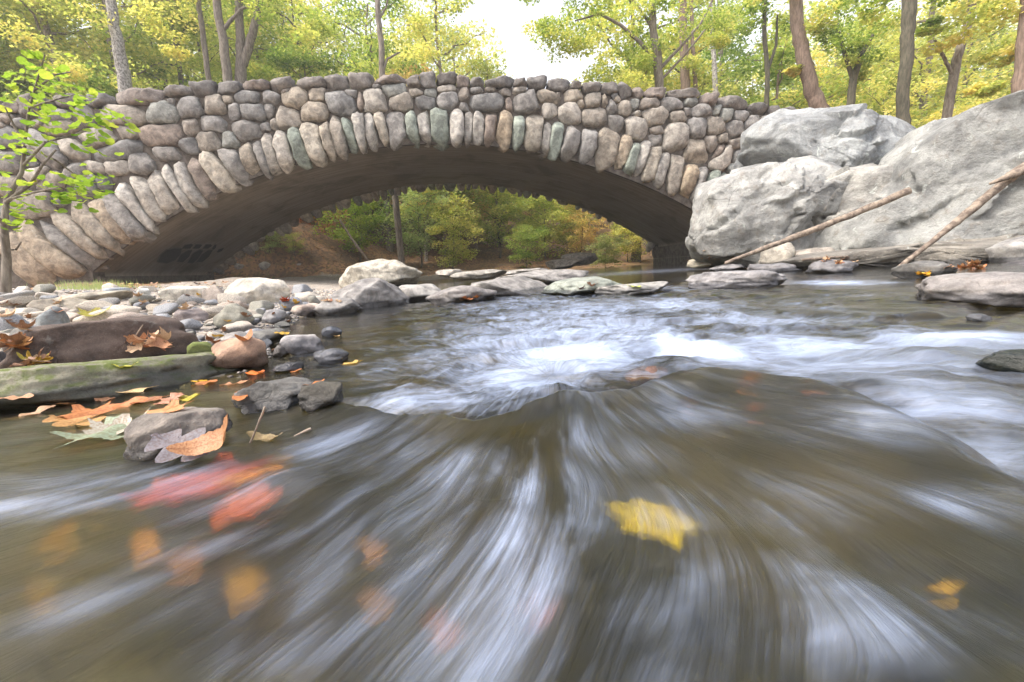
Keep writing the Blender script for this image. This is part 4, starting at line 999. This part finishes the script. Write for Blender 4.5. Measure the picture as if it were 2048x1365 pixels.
# distant mass of woodland
rs_ = np.random.RandomState(4); ce = []; ra = []; cn = []
for k in range(760):
    u = rs_.uniform(-500, 2500); y_ = rs_.uniform(85, 115)
    hmax = 40 if not (1040 < u < 1250) else 9
    if 690 < u < 750: hmax = 24
    z_ = rs_.uniform(4, hmax)+5
    x = float(ony(u, 500, y_)[0]); ce.append((x, y_, z_)); ra.append((4.5, 4.5, 3.4)); cn.append(190)
V, f, cv = leaf_cloud(ce, ra, cn, .75, 7)
o = mk('distant_woods', V, f, M['lf_yellow'], smooth=False, attrs={'tint': ('FLOAT_COLOR', cv)})
tag(o, 'hazy yellow green mass of far woodland behind all the trees', 'woods', kind='stuff')

# trees one can point to above the wall: trunk paths in the photo at their distance
def named_tree(label, paths, y, w0, barkm, leafm, clumps, seed, size=.17, n=420, crr=1.0, base_down=True, rdx=0):
    r_ = random.Random(seed)
    acc = Acc(); first = True
    for pts, ws in paths:
        P = px_path([(u, v, y) for u, v in pts])
        if first and base_down:
            zb = float(T(np.array([P[0, 0]+rdx]), np.array([y]))[0])-.3
            if zb < P[0, 2]: P = np.r_[[[P[0, 0]+rdx, y, zb]], P]; ws = [ws[0]*1.15]+list(ws)
            root = P[0].copy()
        if first: top = P[-1].copy()
        Q = np.concatenate([np.linspace(P[i], P[i+1], 6)[:-1] for i in range(len(P)-1)]+[P[-1:]])
        wv = np.interp(np.linspace(0, len(P)-1, len(Q)), np.arange(len(P)), ws)
        rad = wv*.82/F*y/2
        Q[1:-1] += np.array([[r_.uniform(-1, 1)*.15*k_ for _ in range(3)] for k_ in rad[1:-1]])
        acc.add(*tube(Q, rad, 10)); first = False
    t = thing('tree', tuple(root), label, 'tree')
    V = np.concatenate(acc.v)-root
    mk('trunk', V, np.concatenate(acc.f), M[barkm], t)
    ce = []; ra = []; cn = []
    for cl in clumps:
        u, v, rp = cl[:3]; p = ony(u, v, y+r_.uniform(-1.5, 1.5)); rr_ = rp/F*y*crr
        for _ in range(4):
            ce.append(p+np.array([r_.uniform(-1, 1)*rr_*.6, r_.uniform(-1, 1)*rr_*.6, r_.uniform(-1, 1)*rr_*.45])-root); ra.append((rr_*.6, rr_*.6, rr_*.3)); cn.append(n//4)
    V, f, cv = leaf_cloud(ce, ra, cn, size, seed)
    crown_obj('crown', (V, f, cv), M[leafm], t); return t
named_tree('pale spotted birch-like trunk left of the bridge above the long capstone', [([(252,185),(243,120),(228,50),(214,-40),(200,-150)], [26,24,20,18,15])], 25, 22, 'bark_pale', 'lf_yellow', [(120,20,60),(300,-60,80),(60,80,50),(200,-90,80),(330,40,40),(150,130,40)], 1)
named_tree('thin straight grey tree between the birch and the forked pair', [([(420,180),(410,100),(398,20),(390,-120)], [11,11,10,8])], 27, 10, 'bark', 'lf_yellow', [(370,20,50),(420,-40,60),(350,90,30)], 2)
named_tree('grey trunk with a side limb just left of the twin trunk', [([(458,178),(448,90),(436,30),(425,-120)], [19,18,16,13]), ([(446,60),(480,20),(520,2),(560,-10)], [8,6,5,4])], 26, 20, 'bark', 'lf_green', [(470,-20,60),(560,-30,60),(420,-60,60)], 3)
named_tree('twin stemmed grey tree whose stems part low above the wall', [([(480,180),(482,110),(478,40),(475,-120)], [26,19,16,14]), ([(486,130),(505,70),(520,0),(535,-120)], [18,16,14,11])], 26.5, 26, 'bark', 'lf_green', [(560,40,45),(600,90,40),(520,130,30),(600,20,50),(640,60,40)], 4)
named_tree('slim grey tree with a crooked branch against the bright gap', [([(765,165),(763,100),(757,40),(752,-120)], [14,13,12,9]), ([(765,145),(775,118),(800,105)], [5,5,3]), ([(758,40),(772,15),(780,-20)], [5,4,3])], 27, 14, 'bark', 'lf_yellow', [(820,60,35),(850,100,35)], 5)
named_tree('oak with long arms reaching left over the bright sky', [([(1318,190),(1316,120),(1306,60),(1302,-140)], [20,19,16,12]), ([(1312,125),(1280,85),(1240,50),(1200,28),(1150,42)], [10,8,7,5,3]), ([(1318,140),(1360,95),(1400,50),(1430,-10)], [8,6,5,4]), ([(1322,160),(1370,110),(1410,60)], [6,5,3]), ([(1306,60),(1280,20),(1250,-20)], [6,5,4])], 24, 20, 'bark', 'lf_green',
           [(1110,70,42),(1160,95,45),(1085,35,35),(1220,130,45),(1180,150,40),(1270,140,45),(1250,165,40),(1380,50,45),(1430,30,45),(1340,10,45),(1140,40,45),(1210,5,40),(1300,110,35),(1290,60,35),(1240,95,40),(1195,60,40),(1130,85,40),(1440,90,30),(1270,10,40),(1080,-20,40),(1160,-20,45)], 6, .13, 700, rdx=4.5)
named_tree('reddish pair of trunks right behind the oak', [([(1372,190),(1370,130),(1366,60),(1362,-100)], [22,20,18,15]), ([(1392,190),(1388,130),(1384,60),(1380,-60)], [10,9,8,7])], 30, 22, 'bark_red', 'lf_yellow', [(1390,120,30),(1410,-30,40)], 7)
named_tree('whitish bare slender trunk right of the reddish pair', [([(1432,200),(1429,140),(1425,80),(1422,10)], [13,11,9,6])], 29, 12, 'bark_pale', 'lf_yellow', [(1440,60,25)], 8)
named_tree('dark thin crooked tree in front of the sunny foliage', [([(1533,220),(1535,150),(1528,70),(1532,-80)], [11,10,9,8]), ([(1536,140),(1552,90),(1555,30)], [7,6,4])], 25, 10, 'bark_dark', 'lf_green', [(1500,40,40),(1560,60,35),(1540,10,40)], 9)
named_tree('stout red brown leaning trunk behind the slab boulder', [([(1640,225),(1622,180),(1606,120),(1594,50),(1584,-120)], [34,30,28,26,22])], 22, 28, 'bark_red', 'lf_yellow', [(1640,40,35),(1590,140,18),(1560,-40,50)], 10)
named_tree('short forked tree with spreading fresh green crown', [([(1700,230),(1706,160),(1722,110),(1745,70)], [17,15,12,7]), ([(1706,160),(1690,110),(1676,60)], [10,8,5])], 21, 16, 'bark_dark', 'lf_green', [(1730,60,50),(1680,60,40),(1740,100,35),(1700,20,50),(1770,40,40),(1720,140,25)], 11, .12, 700)
named_tree('thick dark straight trunk behind the gap between boulders', [([(1806,262),(1808,180),(1814,90),(1820,10),(1824,-120)], [24,23,24,26,22])], 18, 26, 'bark_dark', 'lf_green', [(1770,0,45),(1860,-10,50),(1780,-60,60),(1850,60,25)], 12)
named_tree('curving brown trunk with twigs between the dark trunk and the right edge', [([(1888,280),(1898,200),(1914,120),(1935,50),(1955,-60)], [18,18,17,15,13]), ([(1905,150),(1885,110),(1870,80)], [8,6,4])], 20, 20, 'bark', 'lf_yellow', [(1880,80,35),(1950,40,45),(1920,0,50),(1990,100,35)], 13)
named_tree('broad red brown trunk cut by the right edge of the frame', [([(2036,245),(2042,160),(2052,70),(2060,-100)], [28,27,26,24])], 17, 27, 'bark_red', 'lf_yellow', [(2000,20,50),(2020,110,30),(1980,170,30)], 14)
named_tree('pale thin trunk seen through the middle of the arch', [([(852,520),(853,440),(856,380),(858,300)], [9,8,8,7])], 34, 8, 'bark_pale', 'lf_green', [(850,250,40)], 15)
named_tree('grey trunk seen just right of the pale one through the arch', [([(890,520),(890,440),(891,380),(892,300)], [10,9,8,7])], 36, 8, 'bark', 'lf_deep', [(900,260,40)], 16)
named_tree('third slim trunk through the arch right of centre', [([(922,520),(920,440),(918,380),(917,300)], [8,7,6,5])], 38, 8, 'bark', 'lf_green', [(930,260,40)], 17)
# fallen branch under the arch
stick('dead_branch', 'bare fallen sapling slanting down beside the bright green bush', [(680,440,27),(705,480,26.8),(742,530,26.5)], [4,5,6], seed=12, cat='branch')

# ------------------------------------------------------------------ sapling in the left foreground
YS = 4.6
sap = thing('sapling', tuple(ony(12, 575, YS)), 'young sapling with fresh bright green leaves in front of the bridge at far left', 'sapling')
root = ony(12, 575, YS)
acc = Acc(); tips = []
for pts, ws in (([(12,585),(14,520),(8,450),(14,400),(44,345),(50,285),(58,220),(75,160),(90,110)], [17,14,12,9,7,5,4,3,2]), ([(12,405),(60,370),(85,330),(112,300)], [7,6,4,3]), ([(48,330),(90,285),(140,272),(175,262)], [5,4,3,2]),
                ([(50,300),(30,255),(10,215)], [5,4,2]), ([(10,450),(-20,420),(-40,380)], [7,5,4]), ([(52,290),(110,320),(150,350),(190,355)], [4,3,3,2]), ([(60,215),(110,200),(150,190)], [4,3,2]), ([(15,500),(32,500),(42,485)], [5,4,2]),
                ([(14,400),(70,385),(120,375),(160,390)], [5,4,3,2]), ([(70,180),(110,150),(140,145)], [3,3,2])):
    P = px_path([(u, v, YS+.25*math.sin(u*.05)) for u, v in pts])
    Q = np.concatenate([np.linspace(P[i], P[i+1], 4)[:-1] for i in range(len(P)-1)]+[P[-1:]])
    wv = np.interp(np.linspace(0, len(P)-1, len(Q)), np.arange(len(P)), ws)
    acc.add(*tube(Q, wv/F*YS/2, 7)); tips += list(Q[len(Q)//2:])
mk('stem', np.concatenate(acc.v)-root, np.concatenate(acc.f), M['bark'], sap)
def leaf_outline(kind, n=60):
    an = np.linspace(0, 2*math.pi, n, endpoint=False)
    if kind == 'oval': return np.stack([np.sin(an)*.21*(1+.10*(np.arange(n) % 2)), -np.cos(an)*.55], -1)
    if kind == 'oak': return np.stack([np.sin(an)*(.24+.13*np.cos(8*an)), -np.cos(an)*.56], -1)
    x_ = an-math.pi; r = .21+0*x_
    for x0, a_, w_ in ((0, .34, .34), (.95, .28, .30), (-.95, .28, .30), (1.85, .15, .30), (-1.85, .15, .30)): r = r+a_*np.exp(-np.abs((x_-x0)/w_)**1.3)
    r = r*(1+.10*(np.arange(n) % 2))
    return np.stack([np.sin(an)*r*1.05, -np.cos(an)*r*1.05], -1)
def leaf_patch(kind, curl, fold, seed, rings=5):
    o2 = leaf_outline(kind, 60); n = len(o2); V = [(0, 0)]; 
    for k in range(1, rings+1): V += [tuple(q*k/rings) for q in o2]
    V = np.array(V); rs_ = np.random.RandomState(seed)
    z = curl*(V**2).sum(1)*2+fold*np.abs(V[:, 0])+.05*np.sin(V[:, 0]*9+seed)*V[:, 1]+.03*np.sin(V[:, 1]*14+seed*2)
    f = [(0, 1+k, 1+(k+1) % n) for k in range(n)]
    tri = [f_ for f_ in f]
    for r in range(rings-1):
        a = 1+r*n
        for k in range(n):
            tri.append((a+k, a+n+k, a+n+(k+1) % n)); tri.append((a+k, a+n+(k+1) % n, a+(k+1) % n))
    th_ = np.arctan2(V[:, 0], -V[:, 1]); vein = np.exp(-(V[:, 0]/.02)**2)
    vein = np.maximum(vein, np.exp(-((np.abs(V[:, 0])*1.0-(V[:, 1]*.9 % .14))/.02)**2)*.7)
    return np.c_[V, z], np.array(tri), vein
la = Acc(); rnd = random.Random(9)
ov, of_, _ = leaf_patch('oval', .3, .1, 3, rings=2)
sap_clusters = [(90,215),(105,240),(120,180),(60,170),(150,185),(30,290),(70,275),(20,320),(110,260),(190,240),(200,225),(215,245),(175,280),(185,300),(60,370),(20,395),(45,420),(130,375),(150,365),(170,385),(185,370),(205,360),(120,400),(165,410),(100,225),(85,130),(95,150),(40,200),(10,440),(40,445),(230,240),(-10,350),(60,300),(115,390)]
for u, v in sap_clusters:
    c0 = ony(u, v, YS+rnd.uniform(-.3, .3))
    for _ in range(10):
        p = c0+np.array([rnd.gauss(0, .10), rnd.gauss(0, .10), rnd.gauss(0, .055)])
        sz = rnd.uniform(.06, .115); an = rnd.uniform(0, 6.28); tl = rnd.uniform(-.6, .6); tl2 = rnd.uniform(-.5, .5)
        R_ = np.array(Matrix.Rotation(an, 3, 'Z') @ Matrix.Rotation(tl, 3, 'X') @ Matrix.Rotation(tl2, 3, 'Y'))
        la.add((ov*sz*np.array([1.7, 1, 1]))@R_.T+p-root, of_, np.full(3, np.clip(rnd.gauss(.5, .22), 0, 1)))
la.build('foliage', M['lf_fresh'], sap, smooth=False)
# twigs joining the clusters to the stem are part of the stem drawn above

# ------------------------------------------------------------------ fallen leaves
LT = {}
for kd in ('maple', 'oak', 'oval'):
    for sd_, (cu, fo_) in enumerate(((.10, .05), (.35, .15), (.7, -.1))):
        V, f, ve = leaf_patch(kd, cu, fo_, sd_+3)
        o = mk('leaf', V, f, M['leaf'], attrs={'vein': ('FLOAT', ve)}); LT[kd, sd_] = o.data; bpy.data.objects.remove(o)
def put_leaf(p, size, kind, var, color, label, rot=(0, 0, 0), group=None, name='fallen_leaf'):
    o = bpy.data.objects.new(name, LT[kind, var]); COL.objects.link(o)
    o.location = tuple(p); o.scale = (size, size, size); o.rotation_euler = rot; o.color = tuple(color)+(1,)
    return tag(o, label, 'leaf', group)
OR, RU, YE, TA, RE, BR, PG = (.50,.20,.06), (.36,.15,.06), (.60,.40,.05), (.50,.36,.22), (.42,.07,.03), (.24,.13,.07), (.30,.38,.27)
DG = bpy.context.evaluated_depsgraph_get()
def drop(u, v, dz=.004, z=None):
    """point on the first rock, ground or water seen at pixel (u, v)"""
    if z is not None: return onz(u, v, z)
    DG.update(); d = Vector(ray(u, v)).normalized()
    ok, loc, nr, i_, ob, mt = SC.ray_cast(DG, Vector(ORG)+d*.03, d)
    return np.array(loc)-np.array(d)*dz if ok else hitg(u, v)
bpy.context.view_layer.update(); DG = bpy.context.evaluated_depsgraph_get()
put_leaf(onz(1315, 1050, .006), .125, 'maple', 0, (1.0,.86,.02), 'bright yellow leaf under the fast water at lower right of centre', (.1, .05, 2.2))
put_leaf(onz(440, 975, .006), .17, 'maple', 0, (.95,.16,.02), 'red leaf under the water below the foreground rock', (.05, .1, .5))
put_leaf(onz(350, 995, .004), .12, 'maple', 0, (.85,.13,.03), 'dark red leaf at the left of the sunken red group', (.1, 0, 2.0))
put_leaf(onz(515, 950, .006), .12, 'maple', 0, (.95,.42,.03), 'orange leaf at the upper right of the sunken red group', (.05, .1, 3.4))
put_leaf(onz(470, 1030, .004), .12, 'maple', 0, (.92,.22,.04), 'red leaf at the lower end of the sunken red group', (.1, 0, 5.0))
for i_, (u, v, sz, cl, lab) in enumerate(((370,1160,.07,(.65,.28,.03),'blurred orange leaf deep under the dark water at lower left'), (90,1230,.06,(.5,.33,.03),'dull yellow leaf at the far lower left under water'), (1510,845,.05,(.7,.22,.05),'small orange leaf under the green sheet right of the lip'), (300,1130,.09,(.85,.42,.03),'golden orange leaf glowing under the water at left'), (480,1210,.07,(.7,.42,.04),'amber leaf under the brown water left of the dark slit'), (120,1120,.08,(.6,.36,.06),'amber brown leaf at the left edge under water'), (1500,790,.09,(.75,.3,.05),'rust orange leaf under the crest right of centre'), (560,950,.07,(.85,.5,.04),'golden leaf at the right tip of the sunken red group'),
        (1620,785,.11,(.72,.25,.08),'orange leaf under the smooth lip of water at right'), (1080,1250,.05,(.6,.26,.22),'pinkish leaf low centre under the silky water'), (890,1290,.05,(.6,.28,.22),'faint pink leaf near the bottom edge'), (1885,1215,.04,(.75,.5,.04),'small yellow leaf under the dark water at lower right'),
        (760,1230,.05,(.7,.40,.22),'tan orange leaf under the dark slit in the current'), (200,1060,.05,(.45,.28,.05),'brown yellow leaf under the water at left'), (740,1130,.05,(.55,.28,.03),'orange brown leaf in the dark slit of the current'), (1380,830,.04,(.5,.2,.06),'brown leaf near the dark crest'))):
    put_leaf(onz(u, v, -.035), sz*.8, ('maple', 'oval')[i_ % 2], i_ % 2, cl, lab, (.1, .05, i_*1.3))
# on and around the foreground rock
put_leaf(onz(365, 893, .06), .125, 'oak', 0, (.20,.19,.215), 'wet grey lobed oak leaf draped over the foreground rock', tuple((Matrix.Rotation(.35, 3, 'X') @ Matrix.Rotation(1.2, 3, 'Z')).to_euler()))
put_leaf(onz(437, 880, .072), .10, 'oval', 2, (.50,.27,.13), 'curled tan and orange toothed leaf standing on the foreground rock', tuple((Matrix.Rotation(-.42, 3, 'Y') @ Matrix.Rotation(.75, 3, 'X') @ Matrix.Rotation(-1.45, 3, 'Z')).to_euler()))
put_leaf(drop(530, 880, .0), .07, 'oval', 1, (.30,.24,.12), 'brown leaf floating right of the foreground rock', (.1, 0, 1.4))
put_leaf(onz(245, 862, .043), .20, 'maple', 0, PG, 'pale green maple leaf floating left of the foreground rock', (.0, .0, 1.9))
put_leaf(onz(230, 868, .040), .12, 'maple', 1, (.5,.48,.40), 'cream leaf under the pale green one', (.0, .0, .4))
for i_, (u, v, sz, kd, va, cl, lab) in enumerate(((262,782,.16,'maple',1,(.72,.55,.30),'cream yellow maple leaf leaning on the front of the mossy slab'), (180,830,.16,'maple',0,OR,'orange leaf raft floating left of the pale green leaf'), (235,815,.15,'oval',1,(.60,.24,.09),'rust leaf floating between the slab and the rock'),
        (300,800,.15,'maple',1,RU,'russet leaf in the raft below the mossy slab'), (370,798,.13,'oval',0,(.50,.45,.05),'olive yellow oval leaf floating behind the foreground rock'), (100,812,.16,'maple',0,(.62,.34,.16),'tan leaf floating along the slab foot at left'), (330,825,.12,'maple',0,(.6,.3,.12),'orange tan leaf floating just left of the foreground rock top'),
        (150,845,.15,'oak',0,(.60,.36,.14),'dull orange oak leaf under the raft'), (420,765,.12,'maple',1,OR,'orange leaf at the right end of the mossy slab'), (400,762,.07,'maple',0,(.8,.5,.03),'small golden leaf by the slab end'), (470,768,.12,'oak',1,(.60,.32,.18),'peach leaf between the slab and the black rock'),
        (505,748,.10,'maple',2,(.72,.20,.03),'vivid orange leaf behind the black rock'), (480,795,.09,'oval',1,OR,'orange leaf against the left side of the black rock'), (30,795,.10,'oval',2,(.66,.40,.24),'pinkish leaf standing against the slab at the left edge'), (60,830,.12,'oak',0,(.5,.33,.2),'faded tan leaf awash at the left edge'),
        (590,742,.06,'maple',1,OR,'small orange leaf just behind the black rock'), (625,768,.07,'oval',0,(.62,.25,.06),'rusty leaf in the current right of the black rock'), (700,728,.12,'maple',1,(.72,.52,.16),'yellow tan leaf swept in the current past the round stone'), (672,672,.08,'oval',2,(.80,.60,.30),'pale yellow leaf floating by the small round stone'),
        (250,735,.08,'oval',1,(.55,.58,.10),'small yellow green leaf on top of the mossy slab'), (340,800,.10,'oak',1,(.58,.30,.2),'brown pink leaf in the raft beside the olive one'), (210,800,.11,'oval',0,BR,'dark brown leaf awash under the slab'), (545,700,.06,'oval',1,(.6,.32,.16),'tan leaf stuck on the tiny wet stone'))):
    p = drop(u, v, .006)
    if p[2] < .07: va = 0
    put_leaf(p, sz*.82, kd, va, cl, lab, (.12*math.sin(i_*2.1), .12*math.cos(i_*1.7), i_*1.1))
# heap against the dark boulder and others
hp = drop(262, 706, .01)
for k in range(24):
    cl = rnd.choice([TA, (.68,.46,.30), (.55,.30,.16), (.72,.50,.34), RU, (.45,.24,.13)])
    p = hp+np.array([rnd.uniform(-.13, .15), rnd.uniform(-.03, .04), rnd.uniform(-.01, .07)])
    put_leaf(p, rnd.uniform(.06, .10), rnd.choice(['oak', 'oval', 'maple']), rnd.choice([1, 2]), cl, 'dry curled leaf in the heap against the dark brown boulder', (rnd.uniform(-1.2, .6), rnd.uniform(-.9, .9), rnd.uniform(0, 6.28)), 'dry leaves heaped against the dark boulder')
for u0, v0, n_, sp_, lab, grp in ((75, 725, 16, .12, 'leaf in the litter between the two dark rocks at far left', 'leaf litter by the left rocks'), (30, 690, 12, .25, 'leaf on the stones behind the dark left rock', 'leaves on the stones at left'),
                                (1935, 533, 26, .30, 'dead leaf in the drift on the right bank rocks', 'leaf drift on the right rocks'), (1400, 520, 22, .5, 'leaf on the low slab by the abutment', 'leaves beside the abutment'), (1665, 520, 12, .35, 'brown leaf caught by the thin twig', 'leaves by the twig'),
                                (1845, 549, 8, .12, 'yellow leaf stuck to the dark right slab', 'yellow leaves on the dark slab'), (935, 598, 9, .10, 'rust brown leaf in the clump at midstream', 'leaf clump at midstream'), (570, 602, 8, .12, 'red leaf in the patch between stones', 'red leaves between the stones')):
    for k in range(n_):
        uu, vv = u0+rnd.gauss(0, 1)*sp_*60, v0+rnd.gauss(0, 1)*sp_*12
        cl = rnd.choice([TA, OR, RU, BR, (.60,.36,.18)])
        if 'yellow' in grp: cl = (.78, .48, .04)
        if 'red' in grp: cl = rnd.choice([RE, (.6, .14, .04)])
        if 'far left' in lab: cl = rnd.choice([TA, OR, YE, RU, BR, (.45, .42, .05)])
        p = drop(uu, vv, .006)
        dd_ = fdepth(p)
        put_leaf(p, rnd.uniform(.055, .10)*(1 if dd_ < 4 else 1.2), rnd.choice(['oak', 'oval', 'maple']), rnd.choice([0, 1, 2]), cl, lab, (rnd.uniform(-.5, .5), rnd.uniform(-.5, .5), rnd.uniform(0, 6.28)), grp)
for k in range(60):
    u, v = rnd.uniform(0, 700), rnd.uniform(588, 690)
    p = drop(u, v, .005)
    if p[1] > 12 or p[2] < .01 or (70 < u < 400 and 625 < v < 735): continue
    cl = rnd.choice([OR, RU, TA, YE, TA, BR, BR])
    put_leaf(p, rnd.uniform(.06, .11), rnd.choice(['oak', 'oval', 'maple']), rnd.choice([0, 1, 2]), cl, 'autumn leaf lying loose among the cobbles', (rnd.uniform(-.4, .4), rnd.uniform(-.4, .4), rnd.uniform(0, 6.28)), 'loose leaves among the cobbles')
put_leaf(drop(1268, 573, .005), .16, 'oval', 0, (.45,.55,.12), 'green leaf lying on the low wet slab', (.1, 0, .5))
put_leaf(drop(1185, 572, .005), .12, 'oak', 2, (.5,.3,.2), 'small brown leaf on the edge of the greenish slab', (.1, .3, 2))
put_leaf(drop(1160, 578, .005), .09, 'oval', 2, (.12,.05,.05), 'nearly black red leaf on the front of the greenish slab', (.1, .3, 1))
put_leaf(drop(188, 632, .005), .22, 'maple', 1, (.35,.34,.05), 'olive yellow leaf lying behind the dark brown boulder', (.1, 0, .5))
# stems sticking out of the water
stick('leaf_stem', 'orange leaf stalk standing out of the water right of the foreground rock', [(492,905,.78),(510,865,.79),(530,815,.80)], [4,4,5], seed=21, cat='stalk')
stick('leaf_stem', 'thin yellow stalk with a knob trailing in the current', [(555,895,.80),(590,872,.82),(622,858,.84)], [3,3,7], seed=22, cat='stalk')
stick('twig', 'thin dark twig sticking out of the dry leaf heap', [(262,690,1.75),(272,672,1.76),(286,650,1.77)], [3,3,2], seed=23, cat='twig')
# grass tuft at the foot of the left ring
ga = Acc(); gp = hitg(185, 578)
for k in range(420):
    b = gp+np.array([rnd.gauss(0, .55), rnd.gauss(0, .3), 0]); b[2] = float(T(b[:1], b[1:2])[0])
    h_ = rnd.uniform(.08, .26); ln = np.array([rnd.uniform(-.5, .5)*h_, rnd.uniform(-.3, .3)*h_, h_]); wv = np.array([.008, 0, 0])
    ga.add([b-wv, b+wv, b+ln*.6+wv*.6, b+ln], np.array([(0, 1, 2, 3)]), np.full(3, rnd.uniform(.2, .9)))
o = ga.build('grass', M['lf_pale'], smooth=False); tag(o, 'wispy pale grass at the foot of the left arch stones', 'grass', kind='stuff')
# leaf litter over the banks: uncountable
V = []; rs_ = np.random.RandomState(12); ce = []
N_l = 16000
u_ = rs_.uniform(-.9, .95, N_l); y_ = np.where(rs_.rand(N_l) < .65, rs_.uniform(20, 42, N_l), rs_.uniform(7, 18, N_l)); x_ = u_*y_
d_ = river_sd(x_, y_); sv_ = (x_-BC[0])*BE[0]+(y_-BC[1])*BE[1]; nv_ = (x_-BC[0])*BN[0]+(y_-BC[1])*BN[1]
ok = (d_ > .4) & ~((np.abs(nv_-4) < 4.6)) & ((nv_ > 8) | (d_ > 4.5) | (x_ > 3))
x_, y_ = x_[ok], y_[ok]; z_ = T(x_, y_)+.012
n = len(x_); nz = rs_.normal(size=(n, 3))*.35; nz[:, 2] = 1; nz /= np.linalg.norm(nz, axis=1)[:, None]
t_ = np.cross(nz, rs_.normal(size=(n, 3))); t_ /= np.linalg.norm(t_, axis=1)[:, None]; b_ = np.cross(nz, t_)
sz = rs_.uniform(.04, .10, (n, 1)); pp_ = np.stack([x_, y_, z_], -1)
V = np.stack([pp_-t_*sz, pp_+b_*sz*.7, pp_+t_*sz, pp_-b_*sz*.7], 1).reshape(-1, 3)
pal = np.array([(.26,.14,.07), (.36,.20,.11), (.44,.27,.17), (.20,.12,.07), (.42,.21,.07), (.34,.30,.07)])
cv = np.repeat(pal[rs_.randint(0, 6, n)]*rs_.uniform(.7, 1.2, (n, 1)), 4, 0)
m, nt, out = newmat('leaf_litter'); g = N(nt)
bs = g('BsdfPrincipled', {'Base Color': g('Attribute', attribute_name='tint').outputs['Color'], 'Roughness': .8})
nt.links.new(bs.outputs[0], out.inputs[0])
o = mk('leaf_litter', V, np.arange(len(V)).reshape(-1, 4), m, smooth=False, attrs={'tint': ('FLOAT_COLOR', np.c_[cv, np.ones(len(cv))])})
tag(o, 'brown fallen leaves carpeting the banks beyond and beside the bridge', 'leaf litter', kind='stuff')

# ------------------------------------------------------------------ air
m, nt, out = newmat('haze_air'); g = N(nt)
pv_ = g('VolumePrincipled', {'Color': (.99, .98, .95, 1), 'Density': .0016, 'Anisotropy': .2})
nt.links.new(pv_.outputs[0], out.inputs['Volume'])
bx0, bx1, by0, by1, bz0, bz1 = -185, 185, -185, 185, -3, 60
vv = np.array([(x, y, z) for x in (bx0, bx1) for y in (by0, by1) for z in (bz0, bz1)], float)
hz = mk('haze', vv, np.array([(0, 1, 3, 2), (4, 6, 7, 5), (0, 4, 5, 1), (2, 3, 7, 6), (0, 2, 6, 4), (1, 5, 7, 3)]), m, smooth=False)
tag(hz, 'pale air between the camera and the far woods', 'haze', kind='stuff')
SC.cycles.volume_bounces = 0
